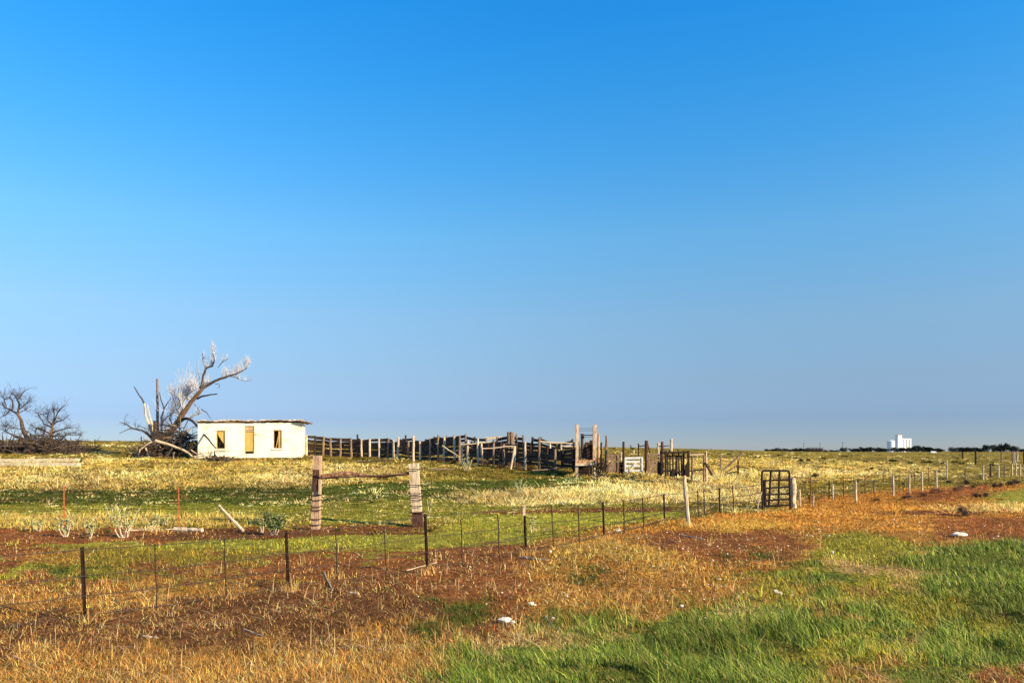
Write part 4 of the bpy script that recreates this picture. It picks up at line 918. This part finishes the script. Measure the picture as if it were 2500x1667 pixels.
# ------------------------------------------------------------------ bar gate and fence lines at the right
def bar_gate():
    Y = G(1890, 1243).y; g = A(1893, Y); t = empty('metal_gate', g, 'rusty tubular metal gate standing upright beside the knobbly pale post', 'gate')
    Z = lambda px, row, dy=0: S(px, row, Y+dy)
    m = MB(); m.tube([Z(1862, 1240), Z(1860, 1190), Z(1860.5, 1153), Z(1862.5, 1149.5), Z(1866, 1149), Z(1920, 1148.5), Z(1925, 1149.5), Z(1927, 1153), Z(1928, 1200), Z(1930, 1246)], .055, 8); m.build('frame', M['rust'], t)
    for r0, r1 in ((1173, 1171), (1192, 1188), (1208, 1205), (1222, 1218), (1236, 1232)):
        m = MB(); m.tube([Z(1864, r0), Z(1895, (r0+r1)/2-.5), Z(1929, r1)], .047, 6); m.build('bar', M['rust'], t)
    for x0, x1 in ((1882, 1877), (1903, 1900), (1866, 1868)):
        m = MB(); m.tube([Z(x0, 1150 if x0 > 1870 else 1172, .03), Z(x1, 1236, .03)], .052 if x0 > 1870 else .075, 6); m.build('upright', M['rust'], t)
    m = MB(); m.tube([Z(1860, 1200, -.05), Z(1853, 1225, -.1), Z(1850, 1240, -.15), Z(1857, 1252, -.2)], .02, 5); m.build('tie_rope', M['stem'], t)
    g = G(1937, 1240); t2 = rough_post(g, g+Vector((-.02, 0, (1240-1166)/F*g.y)), .14, 9, 12, 1.0, .22).build('stone_post', M['bare'], base=g); tag(t2, 'knobbly whitish post right beside the metal gate', 'post')
bar_gate()
PG = 'weathered wooden posts of the right-hand fence line'
def right_fence():
    L = [(1953, 1195, 1238, 5.5, 'ppale'), (1985, 1209, 1235, 4, 'ppale'), (1976, 1206, 1230, 3, 'pdark'), (2024, 1175, 1218, 3.5, 'pdark'), (2034, 1181, 1220, 4, 'ppale'), (2090, 1174, 1228, 5.5, 'ppale'), (2134, 1170, 1204, 4.5, 'pbrown'), (2181, 1162, 1209, 5, 'ppale'), (2220, 1158, 1204, 4.5, 'bare'), (2251, 1152, 1197, 5, 'ppale'), (2287, 1149, 1193, 4.5, 'ppale'),
         (2312, 1122, 1170, 3.5, 'ppale'), (2357, 1144, 1176, 4, 'pbrown'), (2400, 1137, 1172, 4, 'ppale'), (2418, 1132, 1164, 4, 'pdark'), (2438, 1135, 1166, 4, 'ppale'), (2452, 1134, 1164, 3, 'pbrown'), (2471, 1132, 1162, 4, 'ppale'), (2480, 1130, 1160, 3.5, 'bare'), (2491, 1132, 1162, 4, 'ppale'), (2530, 1128, 1158, 4, 'ppale')]
    g0 = G(2090, 1228); t = empty('post_fence', g0, 'wire fence on pale wooden posts running off to the right edge', 'fence')
    tops = []
    for px, top, base, w, mk in L:
        g = G(px, base); h = (base-top)/F*g.y; q = g+Vector((random.uniform(-.04, .04), 0, h)); rough_post(g, q, w/2/F*g.y, 7, 5).build('post', M[mk], t); tops.append((g, q))
    for f in (.92, .6, .3):
        m = MB(); pts = [a.lerp(b, f)+Vector((0, -.06, 0)) for a, b in tops if True]; m.tube(pts, .010, 3, cap=False); m.build('wire', M['wire'], t)
    L = [(1980, 1162, 1212), (2060, 1160, 1217), (2112, 1159, 1205), (2157, 1154, 1180), (2196, 1155, 1190), (2233, 1143, 1182), (2268, 1140, 1180)]
    t = empty('steel_post_fence', G(2060, 1217), 'row of slim red steel posts with wire behind the pale wooden posts', 'fence'); tops = []
    for px, top, base in L:
        g = G(px, base); h = (base-top)/F*g.y; m = MB(); t_post(m, g, h, -.03, .055); m.build('post', M['redpost'], t); tops.append((g, h))
    for f in (.9, .5):
        m = MB(); m.tube([g+Vector((0, -.06, h*f)) for g, h in tops], .010, 3, cap=False); m.build('wire', M['wire'], t)
    L = [(2350, 1102, 1119, 4, 'pdark'), (2382, 1101, 1134, 4, 'pdark'), (2445, 1102, 1129, 4.5, 'pbrown'), (2472, 1105, 1132, 4, 'pbrown'), (2477, 1104, 1133, 3, 'ppale'), (2484, 1101, 1128, 3.5, 'ppale'), (2500, 1103, 1132, 4, 'pdark')]
    t = empty('far_fence', G(2382, 1134), 'distant dark posts with a top rail at the far right', 'fence')
    for px, top, base, w, mk in L:
        g = G(px, base); h = (base-top)/F*g.y; rough_post(g, g+Vector((0, 0, h)), w/2/F*g.y, 6, 3).build('post', M[mk], t)
    Y = G(2445, 1129).y; m = MB(); m.tube([S(2447, 1103.5, Y), S(2500, 1103.5, Y)], .07, 5); m.build('rail', M['pbrown'], t)
    # red posts of the same sort in the left pasture, with two wires
    t = empty('steel_post_fence', G(440, 1290), 'two slim red posts carrying faint wires across the left pasture', 'fence'); tops = []
    for px, top, base in ((-420, 1188, 1292), (158, 1184, 1288), (438, 1188, 1288), (760, 1186, 1284)):
        g = G(px, base); h = (base-top)/F*g.y
        if px < 700: m = MB(); t_post(m, g, h, -.03, .040); m.build('post', M['redpost'], t)
        tops.append((g, h))
    for f in (.85, .66, .45, .2):
        m = MB(); m.tube([g+Vector((0, -.06, h*f)) for g, h in tops], .007, 3, cap=False); m.build('wire', M['wire'], t)
right_fence()
FG = 'lone slim posts on the left skyline'
for px, top, base, lab in ((232, 1072, 1097, 'slim dark post on the skyline between the dead trees'), (345, 1065, 1085, 'slim dark post on the skyline beside the long bare branch'), (1540, 1086, 1096, 'tiny post on the skyline above the white gate')):
    single_post(px, top, base, 2.6, 'pdark', lab, group=FG)
single_post(240, 1160, 1182, 2.4, 'ppale', 'small pale stake in the straw left of the brush heap')

# ------------------------------------------------------------------ logs, stakes, plants, stones
def ground_log(px0, r0, px1, r1, rad, mk, lab, name='log', lift=0, cat='log', stand=None):
    a = G(px0, r0); b = G(px1, r1) if stand is None else S(px1, r1, a.y+stand)
    a.z += rad*.6; b.z += rad*.6+lift; m = MB(); pts = [a.lerp(b, k/6)+Vector((0, 0, random.uniform(-.15, .15)*rad)) for k in range(7)]
    m.tube(pts, [rad*random.uniform(.8, 1.1)*(1-.25*k/6) for k in range(7)], 8, rough=.12); return tag(m.build(name, M[mk], base=a), lab, cat)
ground_log(594, 1299, 534, 1236, .07, 'bare', 'pale pole leaning up out of the mulch left of the gateway', 'leaning_pole', cat='pole', stand=.4)
ground_log(316, 1296, 425, 1294, .045, 'bare', 'slim pale log lying flat on the brown mulch')
ground_log(425, 1296, 494, 1298, .10, 'bare', 'thick bleached log lying at the end of the slim one')
ground_log(990, 1394, 1066, 1374, .02, 'ppale', 'bleached stick slanting on the bank by the third steel post', 'stick', cat='stick')
ground_log(1268, 1361, 1340, 1368, .024, 'ppale', 'bleached stick lying below the pale topped post', 'stick', cat='stick')
ground_log(34, 1604, 92, 1632, .018, 'bare', 'pale forked stick at the lower left', 'stick', cat='stick')
ground_log(596, 1538, 645, 1556, .02, 'bare', 'short white stick on dark litter in the lower foreground', 'stick', cat='stick')
ground_log(790, 1396, 812, 1442, .02, 'ppale', 'short leaning stalk right of the second steel post', 'stick', cat='stick')
ground_log(1330, 1506, 1362, 1542, .02, 'ppale', 'thin bent stick by the white stones', 'stick', cat='stick')
ground_log(855, 1448, 875, 1450, .025, 'ppale', 'small knotted root on the bank', 'root', cat='root')
ground_log(350, 1556, 384, 1560, .03, 'ppale', 'flat buff piece of wood among the dark litter', 'wood_piece', cat='wood')
ground_log(1665, 1307, 1720, 1318, .03, 'ppale', 'curved pale stick on the mound below the timber post', 'stick', cat='stick')

def weed(px, row, h, wd, nst, lab, leaf='leaf', dens=13):
    g = G(px, row); k = 1.0/F*g.y; t = empty('weed_plant', g, lab, 'weed', 'pale stemmed weeds in the left pasture'); H = h*k; W = wd*k
    m = MB(); lf = MB()
    for i in range(nst):
        a = (i/(max(1, nst-1))-.5)*W+random.uniform(-.1, .1)*W; pts = [g+Vector((a*.25, random.uniform(-.05, .05), 0))]
        hh = H*random.uniform(.75, 1.05)
        for s in range(1, 6): pts.append(g+Vector((a*(.25+.75*(s/5)**1.2)+random.uniform(-.03, .03), random.uniform(-.1, .1), hh*s/5)))
        m.tube(pts, [.018*(1-.12*s) for s in range(6)], 4)
        for _ in range(dens):
            c = along(pts, random.uniform(.35, 1))+Vector([random.gauss(0, .06) for _ in range(3)]); e = Vector([random.gauss(0, 1) for _ in range(3)]).normalized()*.06; f = e.orthogonal().normalized()*.03
            lf.add([c-e, c+f, c+e, c-f], [(0, 1, 2, 3)])
    m.build('stems', M['stem'], t); lf.build('leaves', M[leaf], t)
weed(160, 1310, 55, 48, 7, 'pale stemmed weed clump at the foot of the left red post')
weed(220, 1314, 45, 22, 4, 'narrow pale weed right of the left red post')
weed(302, 1312, 80, 85, 8, 'widest and tallest pale weed with spreading arms')
weed(92, 1296, 30, 28, 3, 'smallest pale weed near the left edge')
weed(372, 1290, 34, 36, 4, 'low pale weed beside the slim log')
weed(402, 1284, 30, 30, 4, 'low bushy weed left of the second red post')
weed(668, 1306, 52, 50, 8, 'dark green leafy weed left of the gateway post', 'gleaf', 60)
weed(640, 1300, 50, 16, 2, 'slim dark weed with one pale stem beside the leafy weed', 'gleaf', 30)
weed(1300, 1300, 46, 14, 2, 'thin green sprig beside the pale topped post', 'leaf', 10)
weed(1050, 1250, 36, 12, 2, 'thin dark sprig above the third steel post', 'gleaf', 5)
weed(1271, 1208, 36, 34, 7, 'pale yellow weed clump on the green below the pens')
weed(1140, 1150, 34, 34, 7, 'pale yellow weed clump before the middle posts of the pens')
def icorock(c, sx, sy, sz):
    m = MB(); vs = []; n, k = 9, 5
    for i in range(1, k):
        a = math.pi*i/k
        for j in range(n): b = 2*math.pi*j/n; f = random.uniform(.75, 1.1); vs.append(c+Vector((sx*math.sin(a)*math.cos(b)*f, sy*math.sin(a)*math.sin(b)*f, sz*math.cos(a)*f)))
    top = len(vs); vs += [c+Vector((0, 0, sz*.9)), c-Vector((0, 0, sz))]
    fs = [(i*n+j, (i+1)*n+j, (i+1)*n+(j+1) % n, i*n+(j+1) % n) for i in range(k-2) for j in range(n)]
    fs += [(top, j, (j+1) % n) for j in range(n)]+[(top+1, (k-2)*n+(j+1) % n, (k-2)*n+j) for j in range(n)]
    m.add(vs, fs); return m
def stones():
    for px, row, w, h, lab in [(1232, 1521, 30, 10, 'largest flat white stone on the bank at lower centre'), (1222, 1516, 8, 5, 'small white stone at the left end of the largest one'), (1252, 1524, 12, 6, 'small white stone at the right end of the largest one'), (1297, 1479, 13, 7, 'white stone up the bank from the largest one'), (1305, 1481, 8, 5, 'tiny white stone touching the one up the bank'), (1349, 1515, 9, 6, 'white stone beside the thin bent stick'),
        (1894, 1450, 12, 8, 'white stone on the green edge at right'), (1905, 1453, 9, 6, 'smaller white stone right of the pair on the green edge'), (2342, 1310, 34, 9, 'long flat white stone slab on bare soil at the right'), (1510, 1300, 12, 6, 'white stone by the fence foot left of the timber post'), (1664, 1484, 10, 5, 'white stone at the lower edge of the orange mound'), (1722, 1513, 6, 4, 'tiny white stone where the green grass starts'), (2032, 1352, 7, 5, 'small white stone in the olive grass'), (1344, 1350, 7, 5, 'small white stone on the red bank')]:
        g = G(px, row); k = g.y/F; c = g+Vector((0, 0, h*k*.5+.02)); m = icorock(c, w*k*.6, w*k*.42, h*k*.75); tag(m.build('stone', M['rock'], base=g), lab, 'stone', 'white stones on the bank')
    m = MB()
    for _ in range(120):
        z = random.random()
        if z < .6: px, row = random.uniform(1480, 2000), random.uniform(1300, 1480)
        elif z < .85: px, row = random.uniform(1950, 2450), random.uniform(1245, 1320)
        else: px, row = random.uniform(1000, 1500), random.uniform(1380, 1500)
        g = G(px, row); s = random.uniform(1.2, 2.8)*g.y/F; r = icorock(g+Vector((0, 0, s*.6+.03)), s, s, s*.7); m.add(r.v, r.f)
    tag(m.build('pebbles', M['rock']), 'scattered small white pebbles on the orange mound', 'pebbles', kind='stuff')
stones()

# ------------------------------------------------------------------ bushes and far things
def shrub_mesh(name, n, mat, twig=False, lf=.14):
    m = MB(); cl = [(random.uniform(-.6, .6), random.uniform(-.4, .4), random.uniform(.15, .6), random.uniform(.2, .42)) for _ in range(6)]
    for _ in range(n):
        a, b, c, r = random.choice(cl); d = Vector([random.gauss(0, 1) for _ in range(3)]).normalized()*r*random.random()**.4; p = Vector((a, b, c))+d; p.z = abs(p.z)*.9
        if twig: e = Vector((random.gauss(0, .6), random.gauss(0, .6), random.uniform(.2, 1))).normalized()*random.uniform(.12, .3); f = e.orthogonal().normalized()*.012; m.add([p-f, p+f, p+e], [(0, 1, 2)])
        else: e = Vector([random.gauss(0, 1) for _ in range(3)]).normalized()*lf*random.uniform(.5, 1); f = e.orthogonal().normalized()*lf*.5; m.add([p-e, p+f, p+e, p-f], [(0, 1, 2, 3)])
    return m.build(name, mat)
protos = [shrub_mesh('scrub_bush', 260, M['scrub']) for _ in range(3)]
bprotos = [shrub_mesh('dead_bush', 900, M['dbrush'], True) for _ in range(3)]
used = set()
def put(pr, px, row, wpx, hpx, label, cat, group):
    g = G(px, row); o = pr if pr.name not in used else pr.copy()
    if pr.name in used: C.objects.link(o)
    used.add(o.name); used.add(pr.name); k = g.y/F
    o.location = g; o.scale = (wpx*k/1.8, wpx*k/1.8, hpx*k/.95); o.rotation_euler = (0, 0, random.uniform(0, 6.28)); tag(o, label, cat, group); return o
BU = [
 ('dark scrub bush in the row above the straw strip right of the metal gate', 'scrub row above the straw strip', [(2115, 1128, 14, 7), (2180, 1128, 26, 9), (2222, 1132, 14, 8), (2260, 1130, 26, 10), (2300, 1133, 16, 8), (2330, 1130, 20, 9), (2348, 1133, 14, 9)]),
 ('dark round bush in the pair trio low in the straw beyond the pale posts', 'scrub trio in the straw', [(2128, 1147, 14, 9), (2150, 1149, 12, 8), (2116, 1148, 10, 6)]),
 ('biggest olive bush, alone in the straw above the red post by the gate', None, [(1988, 1168, 26, 17)]),
 ('dark scrub bush scattered on the far green slope above the metal gate', 'scrub on the slope above the gate', [(1955, 1128, 24, 12), (1975, 1126, 16, 9), (2010, 1122, 20, 8), (1945, 1120, 18, 8), (1850, 1118, 18, 6), (1780, 1110, 16, 5), (1900, 1112, 18, 5), (2060, 1115, 18, 6)]),
 ('small bush behind the pale posts at the right', 'scrub behind the right posts', [(2240, 1155, 16, 7), (2290, 1152, 18, 7), (2420, 1136, 16, 7)]),
 ('dark bush on the slope above the white gate', None, [(1545, 1098, 14, 8)]), ('tiny dark bush on the slope left of the white gate post', None, [(1500, 1096, 10, 5)]), ('tiny black bush right on the skyline above the leaning timbers', None, [(1735, 1098, 5, 4)]),
 ('low dark bush on the green band seen between the gateway posts', 'bushes between the gateway posts', [(880, 1180, 20, 8), (920, 1215, 14, 8), (905, 1228, 12, 8), (825, 1297, 24, 12)]),
 ('low dark bush on the green band left of the gateway', 'bushes left of the gateway', [(600, 1205, 20, 8), (650, 1212, 24, 10), (60, 1215, 24, 9), (250, 1204, 20, 8)]),
 ('low dark bush on the green ground below the corral', 'bushes below the corral', [(1090, 1200, 20, 8), (1350, 1190, 22, 8), (1440, 1196, 18, 7), (1470, 1148, 10, 5), (1340, 1160, 14, 7)]),
 ('dark bush in the straw behind the timber post', None, [(1700, 1212, 14, 8)]), ('small dark bush in the straw beyond the slim red posts', None, [(2000, 1145, 12, 6)]),
 ('dark tuft at the foot of the charred gateway post', None, [(1050, 1301, 22, 12)]), ('dark round tuft on the mulch between the pale weeds', None, [(260, 1300, 24, 12)]),
 ('dark bush under the rightmost pale posts', 'bushes under the rightmost posts', [(2380, 1190, 20, 9), (2480, 1178, 20, 8)])]
k = 0
for lab, grp, L_ in BU:
    for px, row, w, h in L_: put(protos[k % 3], px, row, w, h, lab, 'bush', grp); k += 1
dead = [(1085, 1128, 34, 12), (1112, 1132, 40, 16), (1150, 1135, 40, 20), (1190, 1139, 44, 24), (1228, 1143, 44, 24), (1262, 1147, 44, 25), (1296, 1149, 40, 20), (1050, 1124, 34, 13), (1020, 1122, 34, 12), (985, 1120, 34, 11), (930, 1118, 36, 10), (870, 1118, 40, 9)]
for k, (px, row, w, h) in enumerate(dead):
    put(bprotos[k % 3], px, row, w, h, 'brown dead brush growing along the foot of the corral fence', 'brush', 'brown brush along the corral fence')
dead = [(2350, 1259, 44, 30, 'upright brown dead bush alone in the straw verge at right'), (2390, 1214, 50, 18, 0), (2335, 1200, 44, 22, 0), (2290, 1204, 40, 20, 0), (2430, 1190, 40, 18, 0), (2470, 1186, 40, 18, 0), (2255, 1212, 30, 14, 0), (2365, 1182, 34, 16, 0), (2210, 1218, 30, 12, 'low brown bush leftmost below the pale posts'), (2140, 1224, 30, 12, 'small brown bush below the red and pale posts'), (2320, 1180, 26, 12, 0)]
for k, (px, row, w, h, lb_) in enumerate(dead):
    put(bprotos[k % 3], px, row, w, h, lb_ or 'reddish brown dead bush in the thicket under the rightmost fence posts', 'bush', None if lb_ else 'brown dead bushes by the right fence')

def far_tree_proto(i):
    t = empty('far_tree', (0, 0, 0), 'dark round crowned tree', 'tree'); m = MB()
    m.tube([(0, 0, 0), (.1, 0, 2), (0, 0, 4)], [.35, .28, .2], 6)
    for a in range(4): e = Vector((math.cos(a*1.6), math.sin(a*1.6), 1.1)); m.tube([Vector((0, 0, 3)), Vector((0, 0, 3))+e*2.2], [.18, .08], 5)
    m.build('trunk', M['bdark'], t); c = MB()
    cl = [(random.uniform(-2.6, 2.6), random.uniform(-2, 2), random.uniform(2.0, 6.2), random.uniform(1.2, 2.2)) for _ in range(11)]
    for _ in range(900):
        a, b, z, r = random.choice(cl); p = Vector((a, b, z))+Vector([random.gauss(0, 1) for _ in range(3)]).normalized()*r*random.random()**.35; p.z = max(p.z, .6)
        e = Vector([random.gauss(0, 1) for _ in range(3)]).normalized()*random.uniform(.25, .5); f = e.orthogonal().normalized()*.3; c.add([p-e, p+f, p+e, p-f], [(0, 1, 2, 3)])
    c.build('crown', M['ftree'], t); return t
def far_things():
    pr = [far_tree_proto(i) for i in range(4)]; cnt = [0]
    CLS = [('dark low tree in the hedge left of the brown thicket on the horizon', 'horizon trees left of the thicket'), ('dark tree on the horizon just left of the white grain bin', 'horizon trees left of the grain bin'),
           ('dark tree at the foot of the white grain elevator', 'trees under the grain elevator'), ('dark tree in the tapering row right of the grain elevator', 'horizon trees right of the elevator'),
           ('low dark tree in the hedge leading to the tall clump at the far right', 'low hedge before the right clump'), ('taller dark tree in the big clump on the horizon at the far right', 'tall clump at the far right'),
           ('dark isolated tree on the horizon between thicket and grain bin hedge', 'isolated horizon trees'), ('very low hazy tree on the horizon right beside the brown thicket', 'very low horizon trees')]
    def place(px, Y, wpx, hpx, cl=0):
        k = cnt[0]; cnt[0] += 1; src = pr[k % 4]
        if k < 4: o = src
        else:
            o = src.copy(); C.objects.link(o)
            for ch in src.children: c = ch.copy(); C.objects.link(c); c.parent = o
        x = (px-CX)/F*Y; kk = Y/F; o.location = (x, Y, float(zt(x, Y))-.4); o.scale = (wpx*kk/6.5, wpx*kk/6.5, hpx*kk/7.6); o.rotation_euler = (0, 0, random.uniform(0, 6.28))
        o['label'], o['group'] = CLS[cl]; hpx *= 1
    for px in range(1872, 1972, 9): place(px, 1300, 15, random.uniform(7, 11), 0)
    for px in range(2080, 2135, 8): place(px, 1300, 15, random.uniform(11, 16) if px > 2100 else 10, 1)
    for px in list(range(2140, 2170, 8)): place(px, 1300, 14, random.uniform(9, 14), 1)
    for px in list(range(2182, 2232, 8)): place(px, 1300, 14, random.uniform(9, 13), 2)
    for px in range(2234, 2306, 8): place(px, 1300, 16, 17*(1-(px-2234)/110)+random.uniform(0, 2), 3)
    for px in range(2325, 2402, 9): place(px, 1200, 15, random.uniform(9, 13), 4)
    for px, h in ((2356, 13), (2410, 19), (2422, 20), (2434, 18), (2448, 23), (2458, 20), (2470, 17), (2480, 13), (2495, 9), (2510, 9), (2530, 8)): place(px, 1100, 20, h, 5)
    for px in (2057, 2064): place(px, 1300, 11, 12, 6)
    for px in (2000, 2016, 2030, 2044): place(px, 1500, 13, 6, 7)
    # brown bare thicket
    g = A(1990, 900); m = MB()
    for _ in range(500):
        p = Vector((g.x+random.uniform(-9, 9), g.y+random.uniform(-3, 3), g.z+random.uniform(-.5, 2))); e = Vector((random.gauss(0, 1.6), 0, random.uniform(.5, 4.5))); m.tube([p, p+e*.6, p+e+Vector((random.gauss(0, .6), 0, 0))], [.12, .09, .05], 3, cap=False)
    tag(m.build('bare_thicket', M['dbrush'], base=g), 'brown bare thicket on the horizon left of the grain elevator', 'thicket')
    # grain elevator
    Y = 1800; k = Y/F; z0 = float(zt((2200-CX)/F*Y, Y)); X = lambda px: (px-CX)/F*Y; g = Vector((X(2205), Y, z0)); t = empty('grain_elevator', g, 'white concrete grain elevator with a taller head tower on the horizon', 'grain elevator')
    zt_ = lambda row: EYE-(row-HY)*k
    m = MB(); n = 5; w = (X(2224)-X(2190))/n                                         # row of round silos
    for i in range(n):
        for j in range(2): cx_ = X(2190)+w*(i+.5); m.tube([Vector((cx_, Y+j*w, z0-2)), Vector((cx_, Y+j*w, zt_(1072)))], w*.52, 16)
    m.build('silos', M['white'], t, smooth=False)
    m = MB(); m.box(((X(2190)+X(2224))/2, Y+w/2, zt_(1071.3)), (X(2224)-X(2190), w*1.6, 2.2)); m.build('gallery', M['white'], t)
    m = MB(); m.box(((X(2188.5)+X(2198.5))/2, Y-1, (zt_(1062)+z0-2)/2), (X(2198.5)-X(2188.5), 12, zt_(1062)-z0+2)); hd = m.build('head_tower', M['white'], t)
    m = MB()
    for r_ in (1065, 1069): m.box((X(2193.5), Y-7.05, zt_(r_)), (1.6, .1, 1.4))
    m.build('tower_window', M['glass'], hd)
    m = MB(); m.box(((X(2188.5)+X(2198.5))/2, Y-1, zt_(1061.6)), (10.6, 12.6, .7)); m.build('tower_roof', M['frame'], hd)
    t2 = empty('grain_bin', Vector((X(2175), 1780, z0)), 'separate squat white grain bin left of the grain elevator', 'grain bin')
    m = MB(); cx_ = (2175-CX)/F*1780; m.tube([Vector((cx_, 1780, z0-2)), Vector((cx_, 1780, EYE-(1076.5-HY)/F*1780))], 8.2, 24); m.build('bin_wall', M['white'], t2)
    m = MB(); m.tube([Vector((cx_, 1780, EYE-(1076.4-HY)/F*1780)), Vector((cx_, 1780, EYE-(1074.6-HY)/F*1780))], [8.4, 4], 24); m.build('bin_roof', M['white'], t2)
    # van
    g = G(2279, 1106.5); Y = g.y; s = 13/F*Y/4.6; t = empty('white_van', g, 'tiny white van parked far off in the field below the horizon', 'van', rz=0)
    pf = [(-2.3, .45), (-2.3, 1.9), (-2.1, 2.05), (1.0, 2.05), (1.6, 1.35), (2.2, 1.15), (2.35, .9), (2.35, .45)]
    m = MB(); n = len(pf); vs = [g+Vector((x, y, z))*s for y in (-.95, .95) for x, z in pf]; m.add(vs, [tuple(range(n)), tuple(range(2*n-1, n-1, -1))]+[(i, i+n, (i+1) % n+n, (i+1) % n) for i in range(n)]); m.build('body', M['van'], t)
    for x in (-1.5, 1.5):
        for y in (-.93, .93): m = MB(); m.tube([g+Vector((x, y-.1, .38))*s, g+Vector((x, y+.1, .38))*s], .38*s, 14); m.build('wheel', M['black'], t)
    m = MB(); m.box(g+Vector((.75, -.96, 1.6))*s, (.8*s, .02*s, .5*s)); m.build('window', M['glass'], t)
    m = MB(); m.box(g+Vector((-.8, -.96, 1.55))*s, (1.6*s, .02*s, .4*s)); m.build('window', M['glass'], t)
    # faint far poles
    for i, (px, top, Y) in enumerate(((1962, 1080, 1400), (2002, 1081, 1400), (2057, 1079, 1350))):
        g = A(px, Y); t = empty('power_pole', g, ['leftmost', 'middle', 'rightmost'][i]+' of three thin power poles on the far right horizon', 'power pole', 'far power poles')
        m = MB(); m.tube([g, S(px, top, Y)], .3, 6); m.build('pole', M['pdark'], t); m = MB(); q = S(px, top+1.5, Y); m.beam(q-Vector((2, .4, 0)), q+Vector((2, -.4, 0)), .3, .2); m.build('crossarm', M['pdark'], t)
far_things()
